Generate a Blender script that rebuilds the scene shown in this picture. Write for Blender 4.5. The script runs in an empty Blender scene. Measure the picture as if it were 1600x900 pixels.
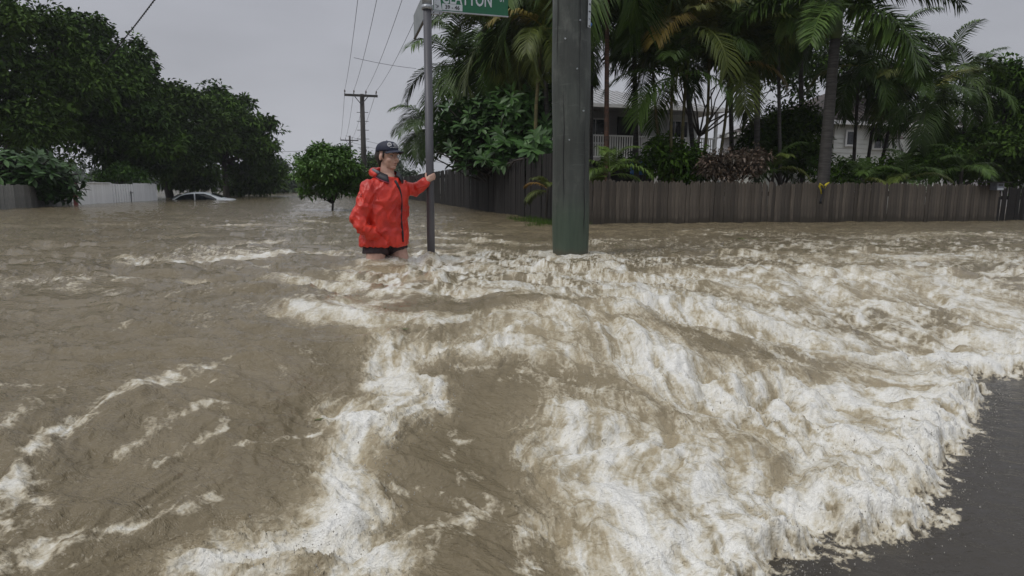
import bpy, bmesh, math, random
import numpy as np
from mathutils import Vector, Matrix, Euler
R = math.radians
S = bpy.context.scene
COL = S.collection
rng = np.random.default_rng(7)
random.seed(7)

# ------------------------------------------------------------------ camera
CAM_H = 0.62
FPX = 978.0                       # focal length in pixels of a 1600 px wide picture (22 mm)
cam_d = bpy.data.cameras.new('camera')
cam_d.lens = 22.0; cam_d.sensor_width = 36.0
cam_d.clip_start = 0.02; cam_d.clip_end = 3000
cam = bpy.data.objects.new('camera', cam_d); COL.objects.link(cam)
CM = Matrix.Rotation(R(90 - 9.0), 3, 'X') @ Matrix.Rotation(R(0.4), 3, 'Z')
cam.matrix_world = Matrix.Translation((0, 0, CAM_H)) @ CM.to_4x4()
S.camera = cam
S.render.resolution_x = 1024; S.render.resolution_y = 576

# ------------------------------------------------------------------ sky, sun, exposure
SUN_EL, SUN_AZ = 55.0, 235.0      # high, soft, from behind the viewer
w = bpy.data.worlds.new('World'); S.world = w; w.use_nodes = True
nt = w.node_tree; nt.nodes.clear()
out = nt.nodes.new('ShaderNodeOutputWorld'); bg = nt.nodes.new('ShaderNodeBackground')
bg.inputs['Strength'].default_value = 0.1
sky = nt.nodes.new('ShaderNodeTexSky'); sky.sky_type = 'NISHITA'; sky.sun_disc = False
sky.sun_elevation = R(SUN_EL); sky.sun_rotation = R(SUN_AZ); sky.dust_density = 6; sky.air_density = 1.2
geo = nt.nodes.new('ShaderNodeTexCoord')
sep = nt.nodes.new('ShaderNodeSeparateXYZ'); nt.links.new(geo.outputs['Generated'], sep.inputs[0])
cr = nt.nodes.new('ShaderNodeValToRGB'); nt.links.new(sep.outputs['Z'], cr.inputs[0])
e = cr.color_ramp.elements
e[0].position = 0.0; e[0].color = (0.46, 0.472, 0.51, 1)
e[1].position = 1.0; e[1].color = (0.95, 0.98, 1.02, 1)
x = e.new(0.12); x.color = (0.435, 0.446, 0.488, 1)
x = e.new(0.32); x.color = (0.408, 0.418, 0.464, 1)
nz = nt.nodes.new('ShaderNodeTexNoise'); nz.inputs['Scale'].default_value = 2.6; nz.inputs['Detail'].default_value = 4
mpn = nt.nodes.new('ShaderNodeMapping'); mpn.inputs['Scale'].default_value = (1, 1, 3.0)
nt.links.new(geo.outputs['Generated'], mpn.inputs[0]); nt.links.new(mpn.outputs[0], nz.inputs['Vector'])
mr = nt.nodes.new('ShaderNodeMapRange'); mr.inputs[1].default_value = 0.3; mr.inputs[2].default_value = 0.7
mr.inputs[3].default_value = 8.7; mr.inputs[4].default_value = 10.8
nt.links.new(nz.outputs[0], mr.inputs[0])
vm = nt.nodes.new('ShaderNodeVectorMath'); vm.operation = 'SCALE'
nt.links.new(cr.outputs[0], vm.inputs[0]); nt.links.new(mr.outputs[0], vm.inputs['Scale'])
mx = nt.nodes.new('ShaderNodeMix'); mx.data_type = 'RGBA'; mx.inputs[0].default_value = 0.96
nt.links.new(sky.outputs[0], mx.inputs[6]); nt.links.new(vm.outputs[0], mx.inputs[7])
nt.links.new(mx.outputs[2], bg.inputs[0]); nt.links.new(bg.outputs[0], out.inputs[0])
sd = bpy.data.lights.new('sun', 'SUN'); sd.energy = 1.25; sd.angle = R(16); sd.color = (1, 0.97, 0.92)
sun = bpy.data.objects.new('sun', sd); COL.objects.link(sun)
sun.rotation_euler = (R(90 - SUN_EL), 0, R(180 - SUN_AZ) )
S.view_settings.view_transform = 'Standard'; S.view_settings.look = 'None'
S.view_settings.exposure = 0.0; S.view_settings.gamma = 1.0

# ------------------------------------------------------------------ rays through the picture -> points of the place
def ray(px, py):
    return CM @ Vector(((px - 800) / FPX, -(py - 450) / FPX, -1))
def P(px, py, Y):
    d = ray(px, py); return Vector((d.x / d.y * Y, Y, CAM_H + d.z / d.y * Y))
def G(px, py, z=0.0):
    d = ray(px, py); t = (z - CAM_H) / d.z; return (d.x * t, d.y * t)
# street frame: U runs up the street, V along the cross street
ANG = math.atan(0.276)
U = Vector((-math.sin(ANG), math.cos(ANG), 0)); V = Vector((math.cos(ANG), math.sin(ANG), 0))
CORNER = Vector((1.25, 11.3, 0))
def SF(a, b, z=0.0): return CORNER + V * a + U * b + Vector((0, 0, z))
GZ = -0.70                       # level of the drowned ground

# ------------------------------------------------------------------ object helpers
WL = {}
def link(o): COL.objects.link(o); return o
def tag(o, label=None, cat=None, group=None, kind=None):
    if label: o['label'] = label
    if cat: o['category'] = cat
    if group: o['group'] = group
    if kind: o['kind'] = kind
    return o
def thing(name, label, cat, loc, group=None):
    o = bpy.data.objects.new(name, None); o.empty_display_size = 0.2
    o.location = loc; WL[o] = Vector(loc); link(o); return tag(o, label, cat, group)
def mesh_np(name, verts, faces, mat=None, smooth=True, attrs=None):
    """faces: (n,k) int array or list of index lists"""
    me = bpy.data.meshes.new(name)
    verts = np.asarray(verts, dtype=np.float32).reshape(-1, 3)
    if isinstance(faces, np.ndarray):
        n, k = faces.shape
        me.vertices.add(len(verts)); me.vertices.foreach_set('co', verts.ravel())
        me.loops.add(n * k); me.loops.foreach_set('vertex_index', faces.astype(np.int32).ravel())
        me.polygons.add(n)
        me.polygons.foreach_set('loop_start', np.arange(0, n * k, k, dtype=np.int32))
        me.update(calc_edges=True)
    else:
        me.from_pydata([tuple(map(float, v)) for v in verts], [], [list(map(int, f)) for f in faces]); me.update()
    if smooth: me.polygons.foreach_set('use_smooth', np.ones(len(me.polygons), dtype=bool))
    if attrs:
        for k_, v_ in attrs.items():
            a = me.attributes.new(k_, 'FLOAT', 'POINT'); a.data.foreach_set('value', np.asarray(v_, dtype=np.float32))
    if mat: me.materials.append(mat)
    return me
def add(name, me, parent=None, world=False):
    """world=True: the mesh is in world coordinates, shift it to the parent's origin"""
    o = bpy.data.objects.new(name, me); link(o)
    if parent is not None:
        if world: me.transform(Matrix.Translation(-WL[parent]))
        o.parent = parent; WL[o] = WL[parent].copy()
    elif world:
        n = len(me.vertices); co = np.empty(n * 3, dtype=np.float32); me.vertices.foreach_get('co', co); co = co.reshape(-1, 3)
        c = Vector(((co[:, 0].min() + co[:, 0].max()) / 2, (co[:, 1].min() + co[:, 1].max()) / 2, co[:, 2].min()))
        me.transform(Matrix.Translation(-c)); o.location = c; WL[o] = c
    else: WL[o] = Vector((0, 0, 0))
    return o
class MB:
    def __init__(s): s.v = []; s.f = []
    def quadgrid(s, rings, close=True, caps=True):
        b = len(s.v); n = len(rings[0])
        for r in rings: s.v += [tuple(p) for p in r]
        for i in range(len(rings) - 1):
            for j in range(n if close else n - 1):
                k = (j + 1) % n
                s.f.append((b + i * n + j, b + i * n + k, b + (i + 1) * n + k, b + (i + 1) * n + j))
        if caps and close:
            s.f.append(tuple(b + j for j in reversed(range(n))))
            s.f.append(tuple(b + (len(rings) - 1) * n + j for j in range(n)))
        return s
    def box(s, c, size, ax=None):
        """box centred at c; ax = (x axis, y axis, z axis)"""
        c = Vector(c); X, Y, Z = ax if ax else (Vector((1, 0, 0)), Vector((0, 1, 0)), Vector((0, 0, 1)))
        hx, hy, hz = [q / 2 for q in size]
        rings = []
        for k in (-1, 1):
            rings.append([c + X * (i * hx) + Y * (j * hy) + Z * (k * hz) for i, j in ((-1, -1), (1, -1), (1, 1), (-1, 1))])
        return s.quadgrid(rings)
    def tube(s, pts, rad, n=8, caps=True):
        pts = [Vector(p) for p in pts]; rings = []
        prev = None
        for i, p in enumerate(pts):
            t = (pts[min(i + 1, len(pts) - 1)] - pts[max(i - 1, 0)]).normalized()
            if prev is None:
                up = Vector((0, 0, 1)) if abs(t.z) < 0.9 else Vector((0, 1, 0)); a = t.cross(up).normalized()
            else: a = (prev - t * prev.dot(t)).normalized()
            prev = a; b = t.cross(a)
            r = rad[i] if hasattr(rad, '__len__') else rad
            rings.append([p + (a * math.cos(q) + b * math.sin(q)) * r for q in [2 * math.pi * j / n for j in range(n)]])
        return s.quadgrid(rings, True, caps)
    def ell(s, c, r, n=12, m=8, rot=None):
        c = Vector(c); rings = []
        for i in range(m + 1):
            th = math.pi * (0.02 + 0.96 * i / m)
            ring = []
            for j in range(n):
                ph = 2 * math.pi * j / n
                q = Vector((r[0] * math.sin(th) * math.cos(ph), r[1] * math.sin(th) * math.sin(ph), -r[2] * math.cos(th)))
                if rot is not None: q = rot @ q
                ring.append(c + q)
            rings.append(ring)
        return s.quadgrid(rings)
    def poly(s, pts):
        b = len(s.v); s.v += [tuple(p) for p in pts]; s.f.append(tuple(range(b, b + len(pts)))); return s
    def prism(s, pts, d):
        """planar polygon extruded by vector d"""
        d = Vector(d); return s.quadgrid([[Vector(p) for p in pts], [Vector(p) + d for p in pts]])
    def mesh(s, name, mat=None, smooth=False, fix=True):
        me = bpy.data.meshes.new(name); me.from_pydata([tuple(v) for v in s.v], [], s.f); me.update()
        if fix:
            bm = bmesh.new(); bm.from_mesh(me); bmesh.ops.recalc_face_normals(bm, faces=bm.faces); bm.to_mesh(me); bm.free()
        if smooth: me.polygons.foreach_set('use_smooth', np.ones(len(me.polygons), dtype=bool))
        if mat: me.materials.append(mat)
        return me
    def obj(s, name, mat, parent=None, smooth=False, world=True):
        return add(name, s.mesh(name, mat, smooth), parent, world)
def bevel(o, wdt=0.01, seg=2):
    m = o.modifiers.new('bevel', 'BEVEL'); m.width = wdt; m.segments = seg; m.limit_method = 'ANGLE'; return o

# ------------------------------------------------------------------ materials
def new_mat(name):
    m = bpy.data.materials.new(name); m.use_nodes = True
    nt = m.node_tree; b = nt.nodes['Principled BSDF']; return m, nt, b
def mixrgb(nt, fac, a, b, mode='MIX'):
    n = nt.nodes.new('ShaderNodeMix'); n.data_type = 'RGBA'; n.blend_type = mode
    for sock, v in ((n.inputs[0], fac), (n.inputs[6], a), (n.inputs[7], b)):
        if isinstance(v, bpy.types.NodeSocket): nt.links.new(v, sock)
        elif isinstance(v, (int, float)): sock.default_value = v
        else: sock.default_value = (*v, 1) if len(v) == 3 else v
    return n.outputs[2]
def maprange(nt, v, a, b, c=0.0, d=1.0, smooth=False):
    n = nt.nodes.new('ShaderNodeMapRange')
    if smooth: n.interpolation_type = 'SMOOTHSTEP'
    nt.links.new(v, n.inputs[0])
    for i, q in enumerate((a, b, c, d)): n.inputs[i + 1].default_value = q
    return n.outputs[0]
def noise(nt, scale, detail=4, rough=0.55, stretch=(1, 1, 1), coord='Object', dist=0.0):
    tc = nt.nodes.new('ShaderNodeTexCoord'); mp = nt.nodes.new('ShaderNodeMapping'); mp.inputs['Scale'].default_value = stretch
    n = nt.nodes.new('ShaderNodeTexNoise'); n.inputs['Scale'].default_value = scale; n.inputs['Detail'].default_value = detail
    n.inputs['Roughness'].default_value = rough; n.inputs['Distortion'].default_value = dist
    nt.links.new(tc.outputs[coord], mp.inputs[0]); nt.links.new(mp.outputs[0], n.inputs['Vector'])
    return n.outputs[0]
def math_(nt, op, a, b=0.0):
    n = nt.nodes.new('ShaderNodeMath'); n.operation = op
    for sock, v in zip(n.inputs, (a, b)):
        if isinstance(v, bpy.types.NodeSocket): nt.links.new(v, sock)
        else: sock.default_value = v
    return n.outputs[0]
def bump(nt, h, strength, dist=0.01, prev=None):
    n = nt.nodes.new('ShaderNodeBump')
    if isinstance(strength, bpy.types.NodeSocket): nt.links.new(strength, n.inputs['Strength'])
    else: n.inputs['Strength'].default_value = strength
    n.inputs['Distance'].default_value = dist
    nt.links.new(h, n.inputs['Height'])
    if prev is not None: nt.links.new(prev, n.inputs['Normal'])
    return n.outputs[0]
def simple(name, c1, c2=None, rough=0.6, scale=6, stretch=(1, 1, 1), bmp=0.0, bscale=None, objrand=0.0, metallic=0.0, spec=0.5, lo=0.35, hi=0.65):
    m, nt, b = new_mat(name)
    c2 = c2 or tuple(q * 0.75 for q in c1)
    n = noise(nt, scale, 6, 0.6, stretch)
    f = maprange(nt, n, lo, hi)
    col = mixrgb(nt, f, c1, c2)
    if objrand:
        oi = nt.nodes.new('ShaderNodeObjectInfo')
        v = maprange(nt, oi.outputs['Random'], 0, 1, 1 - objrand, 1 + objrand)
        vm = nt.nodes.new('ShaderNodeVectorMath'); vm.operation = 'SCALE'
        nt.links.new(col, vm.inputs[0]); nt.links.new(v, vm.inputs['Scale']); col = vm.outputs[0]
    nt.links.new(col, b.inputs['Base Color'])
    b.inputs['Roughness'].default_value = rough; b.inputs['Metallic'].default_value = metallic
    b.inputs['Specular IOR Level'].default_value = spec
    if bmp:
        n2 = noise(nt, bscale or scale * 4, 5, 0.6, stretch)
        nt.links.new(bump(nt, n2, bmp, 0.01), b.inputs['Normal'])
    return m
def leafmat(name, dark, light, rough=0.45, objrand=0.25, yellow=None, spec=0.35):
    """per-leaf 'tint' attribute picks between the clump greens"""
    m, nt, b = new_mat(name)
    a = nt.nodes.new('ShaderNodeAttribute'); a.attribute_name = 'tint'
    col = mixrgb(nt, a.outputs['Fac'], dark, light)
    oi = nt.nodes.new('ShaderNodeObjectInfo')
    if yellow:
        f = maprange(nt, oi.outputs['Random'], 0.82, 1.0)
        col = mixrgb(nt, f, col, yellow)
    v = maprange(nt, oi.outputs['Random'], 0, 1, 1 - objrand, 1 + objrand)
    vm = nt.nodes.new('ShaderNodeVectorMath'); vm.operation = 'SCALE'
    nt.links.new(col, vm.inputs[0]); nt.links.new(v, vm.inputs['Scale'])
    nt.links.new(vm.outputs[0], b.inputs['Base Color'])
    b.inputs['Roughness'].default_value = rough; b.inputs['Specular IOR Level'].default_value = spec
    return m
M = {}
M['leaf_dark'] = leafmat('leaf_dark', (0.016, 0.036, 0.008), (0.070, 0.125, 0.018), rough=0.65, spec=0.12)
M['leaf_mid'] = leafmat('leaf_mid', (0.018, 0.046, 0.008), (0.092, 0.175, 0.022), rough=0.65, spec=0.12)
M['leaf_bright'] = leafmat('leaf_bright', (0.022, 0.070, 0.010), (0.13, 0.26, 0.04))
M['leaf_far'] = leafmat('leaf_far', (0.020, 0.034, 0.018), (0.050, 0.078, 0.036))
M['leaf_frangi'] = leafmat('leaf_frangi', (0.020, 0.052, 0.012), (0.060, 0.130, 0.032), rough=0.45, spec=0.3)
M['leaf_pink'] = leafmat('leaf_pink', (0.04, 0.04, 0.025), (0.21, 0.145, 0.11))
M['frond'] = leafmat('frond', (0.020, 0.046, 0.010), (0.078, 0.130, 0.026), yellow=(0.13, 0.12, 0.03), objrand=0.4, spec=0.15)
M['frond_gold'] = leafmat('frond_gold', (0.028, 0.048, 0.012), (0.115, 0.140, 0.026), yellow=(0.22, 0.13, 0.03), objrand=0.35, spec=0.2)
M['frond_bright'] = leafmat('frond_bright', (0.03, 0.065, 0.012), (0.12, 0.19, 0.03), objrand=0.3)  # lighter yellow-green fronds
M['bark'] = simple('bark', (0.050, 0.042, 0.034), (0.022, 0.018, 0.014), 0.8, 9, (1, 1, 0.3), 0.6)
M['palm_trunk'] = simple('palm_trunk', (0.085, 0.080, 0.075), (0.035, 0.032, 0.030), 0.75, 4, (1, 1, 9), 0.5)
M['palm_red'] = simple('palm_red', (0.12, 0.055, 0.03), (0.04, 0.025, 0.02), 0.75, 3, (1, 1, 9), 0.5)
M['palm_cane'] = simple('palm_cane', (0.13, 0.105, 0.03), (0.05, 0.05, 0.015), 0.55, 4, (1, 1, 6), 0.3)
M['palm_shaft'] = simple('palm_shaft', (0.11, 0.15, 0.05), (0.06, 0.10, 0.03), 0.4, 5, (1, 1, 0.2))
M['picket'] = simple('picket', (0.118, 0.098, 0.078), (0.052, 0.043, 0.034), 0.75, 7, (3, 3, 0.35), 0.7, 40, objrand=0.45)
def stain_low(m, z0, z1, dark=0.45):
    nt = m.node_tree; b = nt.nodes['Principled BSDF']; src = b.inputs['Base Color'].links[0].from_socket
    tc = nt.nodes.new('ShaderNodeTexCoord'); sp = nt.nodes.new('ShaderNodeSeparateXYZ'); nt.links.new(tc.outputs['Object'], sp.inputs[0])
    oi = nt.nodes.new('ShaderNodeObjectInfo'); z = math_(nt, 'ADD', sp.outputs['Z'], math_(nt, 'MULTIPLY', oi.outputs['Random'], 0.06)); z = math_(nt, 'ADD', z, math_(nt, 'MULTIPLY', noise(nt, 12, 3), 0.12))
    f = maprange(nt, z, z0, z1, 1, 0, True); nt.links.new(mixrgb(nt, math_(nt, 'MULTIPLY', f, dark), src, (0.030, 0.024, 0.016)), b.inputs['Base Color'])
stain_low(M['picket'], 0.86, 0.98, 0.75)
M['picket_dark'] = simple('picket_dark', (0.012, 0.0095, 0.0085), (0.005, 0.004, 0.004), 0.85, 7, (3, 3, 0.35), 0.6, 40, objrand=0.35)  # the side fence has its shadow put into this near-black brown
M['white_fence'] = simple('white_fence', (0.84, 0.85, 0.87), (0.72, 0.73, 0.75), 0.6, 3, (1, 1, 0.4), 0.2, objrand=0.06)
M['white_paint'] = simple('white_paint', (0.78, 0.78, 0.78), (0.65, 0.65, 0.65), 0.5, 3, (1, 1, 1), 0.1, objrand=0.05)
M['board'] = simple('board', (0.68, 0.69, 0.66), (0.58, 0.59, 0.57), 0.6, 2, (1, 1, 1), 0.1)
M['board_grey'] = simple('board_grey', (0.36, 0.35, 0.36), (0.28, 0.27, 0.28), 0.6, 2, (1, 1, 1), 0.1)
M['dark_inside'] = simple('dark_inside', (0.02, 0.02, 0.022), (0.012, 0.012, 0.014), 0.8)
M['glass_dark'] = simple('glass_dark', (0.02, 0.025, 0.03), (0.01, 0.012, 0.015), 0.08)
M['roof_tin'] = simple('roof_tin', (0.36, 0.36, 0.37), (0.26, 0.26, 0.27), 0.45, 2, (1, 1, 1), 0.1)
M['roof_tile'] = simple('roof_tile', (0.085, 0.065, 0.060), (0.045, 0.036, 0.034), 0.7, 5, (1, 1, 1), 0.3)
M['blue_tarp'] = simple('blue_tarp', (0.035, 0.15, 0.42), (0.025, 0.10, 0.30), 0.45, 3, (1, 1, 1), 0.4)
M['steel'] = simple('steel', (0.115, 0.115, 0.13), (0.07, 0.07, 0.082), 0.5, 5, (1, 1, 0.3), 0.1, metallic=0.2)
M['galv'] = simple('galv', (0.42, 0.44, 0.47), (0.30, 0.32, 0.35), 0.4, 8, metallic=0.4)
M['sign_green'] = simple('sign_green', (0.008, 0.125, 0.055), (0.007, 0.10, 0.045), 0.35, 4)
M['sign_white'] = simple('sign_white', (0.52, 0.56, 0.60), (0.46, 0.50, 0.54), 0.4, 6)
M['sign_black'] = simple('sign_black', (0.02, 0.02, 0.022), (0.015, 0.015, 0.016), 0.5)
M['sign_back'] = simple('sign_back', (0.26, 0.28, 0.29), (0.19, 0.21, 0.22), 0.5, 6)
M['wire'] = simple('wire', (0.06, 0.06, 0.065), (0.04, 0.04, 0.045), 0.7)
M['wood_pole_far'] = simple('wood_pole_far', (0.060, 0.055, 0.050), (0.035, 0.032, 0.030), 0.8, 5, (1, 1, 0.2), 0.4)
M['insul'] = simple('insul', (0.12, 0.10, 0.09), None, 0.3)
M['carpaint'] = simple('carpaint', (0.74, 0.77, 0.80), (0.70, 0.73, 0.76), 0.18, 2)
M['rubber'] = simple('rubber', (0.015, 0.015, 0.015), None, 0.7)
M['red_lens'] = simple('red_lens', (0.35, 0.01, 0.012), (0.25, 0.008, 0.01), 0.2)
M['yellow_cloth'] = simple('yellow_cloth', (0.45, 0.38, 0.015), (0.30, 0.25, 0.01), 0.7, 20)
M['black_cloth'] = simple('black_cloth', (0.018, 0.018, 0.022), (0.010, 0.010, 0.013), 0.7, 20)
M['mailbox'] = simple('mailbox', (0.20, 0.22, 0.26), (0.13, 0.14, 0.17), 0.5, 20)
M['ground'] = simple('ground', (0.09, 0.075, 0.055), (0.06, 0.05, 0.04), 0.9, 2)
M['asphalt'] = simple('asphalt', (0.05, 0.05, 0.05), (0.035, 0.035, 0.035), 0.85, 30)
M['hill'] = simple('hill', (0.045, 0.06, 0.04), (0.03, 0.045, 0.03), 0.9, 0.1)

# timber pole: grey-green weathered wood, greener towards the foot
def mat_timber():
    m, nt, b = new_mat('timber_pole')
    n1 = noise(nt, 9, 8, 0.65, (1, 1, 0.10)); n2 = noise(nt, 2.0, 4, 0.6, (1, 1, 0.7)); n3 = noise(nt, 30, 6, 0.7, (1, 1, 0.05)); n4 = noise(nt, 14, 4, 0.6, (0.3, 0.3, 2.5))
    c = mixrgb(nt, maprange(nt, n1, 0.35, 0.65), (0.030, 0.038, 0.034), (0.088, 0.100, 0.088))
    c = mixrgb(nt, maprange(nt, n2, 0.40, 0.62, 0, 0.75), c, (0.030, 0.033, 0.030)); c = mixrgb(nt, maprange(nt, noise(nt, 5, 5, 0.7, (1, 1, 0.5)), 0.55, 0.72, 0, 0.7), c, (0.125, 0.135, 0.12))
    c = mixrgb(nt, maprange(nt, n3, 0.60, 0.72, 0, 0.65), c, (0.016, 0.018, 0.017))
    c = mixrgb(nt, maprange(nt, n4, 0.62, 0.72, 0, 0.5), c, (0.11, 0.12, 0.11))
    tc = nt.nodes.new('ShaderNodeTexCoord'); sp = nt.nodes.new('ShaderNodeSeparateXYZ'); nt.links.new(tc.outputs['Object'], sp.inputs[0])
    z = math_(nt, 'ADD', sp.outputs['Z'], math_(nt, 'MULTIPLY', n2, 0.25))
    f = maprange(nt, z, 1.45, 1.10, 0, 0.7, True)
    c = mixrgb(nt, f, c, mixrgb(nt, maprange(nt, n1, 0.35, 0.65), (0.030, 0.056, 0.036), (0.050, 0.082, 0.052)))
    mud = maprange(nt, math_(nt, 'ADD', sp.outputs['Z'], math_(nt, 'MULTIPLY', noise(nt, 9, 4), 0.14)), 0.87, 0.80, 0, 0.7, True)
    c = mixrgb(nt, mud, c, (0.075, 0.062, 0.042))
    nt.links.new(c, b.inputs['Base Color']); b.inputs['Roughness'].default_value = 0.5
    nt.links.new(bump(nt, n3, 0.6, 0.012, bump(nt, n1, 0.5, 0.02)), b.inputs['Normal'])
    return m
M['timber'] = mat_timber()

# ------------------------------------------------------------------ numpy noise
def _hash(ix, iy, seed):
    h = (ix.astype(np.int64) * 374761393 + iy.astype(np.int64) * 668265263 + seed * 144665) & 0xffffffff
    h = ((h ^ (h >> 13)) * 1274126177) & 0xffffffff
    return (h ^ (h >> 16)) & 0xffffffff
_A = np.linspace(0, 2 * np.pi, 256, endpoint=False); _GX = np.cos(_A).astype(np.float32); _GY = np.sin(_A).astype(np.float32)
def gn(x, y, seed=0):
    ix = np.floor(x); iy = np.floor(y); fx = (x - ix).astype(np.float32); fy = (y - iy).astype(np.float32)
    u = fx * fx * fx * (fx * (fx * 6 - 15) + 10); v = fy * fy * fy * (fy * (fy * 6 - 15) + 10)
    def g(dx, dy):
        h = (_hash(ix + dx, iy + dy, seed) & 255).astype(np.int32)
        return _GX[h] * (fx - dx) + _GY[h] * (fy - dy)
    a = g(0, 0); b = g(1, 0); c = g(0, 1); d = g(1, 1)
    return (a + (b - a) * u) * (1 - v) + (c + (d - c) * u) * v
def fbm(x, y, seed=0, oct=5, gain=0.5, lac=2.03):
    s = 0; a = 1.0
    for i in range(oct):
        s = s + a * gn(x, y, seed + i * 17); a *= gain; x = x * lac + 3.1; y = y * lac + 7.7
    return s * 1.4
def ridged(x, y, seed=0, oct=4, gain=0.5, lac=2.1):
    s = 0; a = 1.0; t = 0
    for i in range(oct):
        s = s + a * (1 - np.abs(gn(x, y, seed + i * 29)) * 2.6); t += a; a *= gain; x = x * lac + 1.3; y = y * lac + 5.9
    return s / t
def sst(a, b, x):
    t = np.clip((x - a) / (b - a), 0, 1); return t * t * (3 - 2 * t)
def seg_dist(X, Y, pts):
    d = np.full(X.shape, 1e9, dtype=np.float32)
    for (ax, ay), (bx, by) in zip(pts[:-1], pts[1:]):
        dx, dy = bx - ax, by - ay; L = dx * dx + dy * dy + 1e-9
        t = np.clip(((X - ax) * dx + (Y - ay) * dy) / L, 0, 1)
        d = np.minimum(d, np.hypot(X - ax - t * dx, Y - ay - t * dy))
    return d
def inside(X, Y, poly):
    c = np.zeros(X.shape, dtype=bool); n = len(poly)
    for i in range(n):
        x1, y1 = poly[i]; x2, y2 = poly[(i + 1) % n]
        if y1 == y2: continue
        c ^= ((y1 > Y) != (y2 > Y)) & (X < (x2 - x1) * (Y - y1) / (y2 - y1) + x1)
    return c
def sdist(X, Y, poly):
    d = seg_dist(X, Y, poly + [poly[0]]); return np.where(inside(X, Y, poly), -d, d)

#WATER_BEGIN
# ------------------------------------------------------------------ the flood
LOW = -0.34
front = [G(1180, 915, LOW), G(1262, 872, LOW), G(1340, 852, LOW), G(1450, 822, LOW), G(1500, 770, LOW), G(1530, 690, LOW), G(1545, 640, LOW), G(1562, 600, LOW), G(1600, 575, LOW)]
fx, fy = front[-1]
pool = [(0.25, 0.75), (0.45, 1.1)] + front + [(fx + 1.2, fy + 0.3), (fx + 4, fy + 0.6), (fx + 12, fy + 1.0), (fx + 12, -3), (-0.4, -3)]
def Hbase(X, Y):
    s = sdist(X, Y, pool)
    h = LOW * (1 - sst(0.0, 2.3, s)) ** 1.25
    # the flood also falls gently towards the viewer on the left side
    h = h + -0.10 * (1 - sst(0.8, 3.6, Y)) * sst(0.2, 1.5, s)
    return h, s
def WP(px, py):
    z = -0.1
    for _ in range(8):
        x, y = G(px, py, z); z = float(Hbase(np.array([x]), np.array([y]))[0][0])
    return (x, y)
def smear(X, Y, strokes):
    m = np.zeros(X.shape, dtype=np.float32)
    for pts, r, I in strokes:
        w_ = [WP(*p) for p in pts]
        x0 = min(a for a, _ in w_) - 3 * r; x1 = max(a for a, _ in w_) + 3 * r
        y0 = min(b for _, b in w_) - 3 * r; y1 = max(b for _, b in w_) + 3 * r
        k = (X > x0) & (X < x1) & (Y > y0) & (Y < y1)
        if not k.any(): continue
        d = seg_dist(X[k], Y[k], w_)
        m[k] = np.maximum(m[k], I * np.exp(-(d / r) ** 2))
    return m
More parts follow.
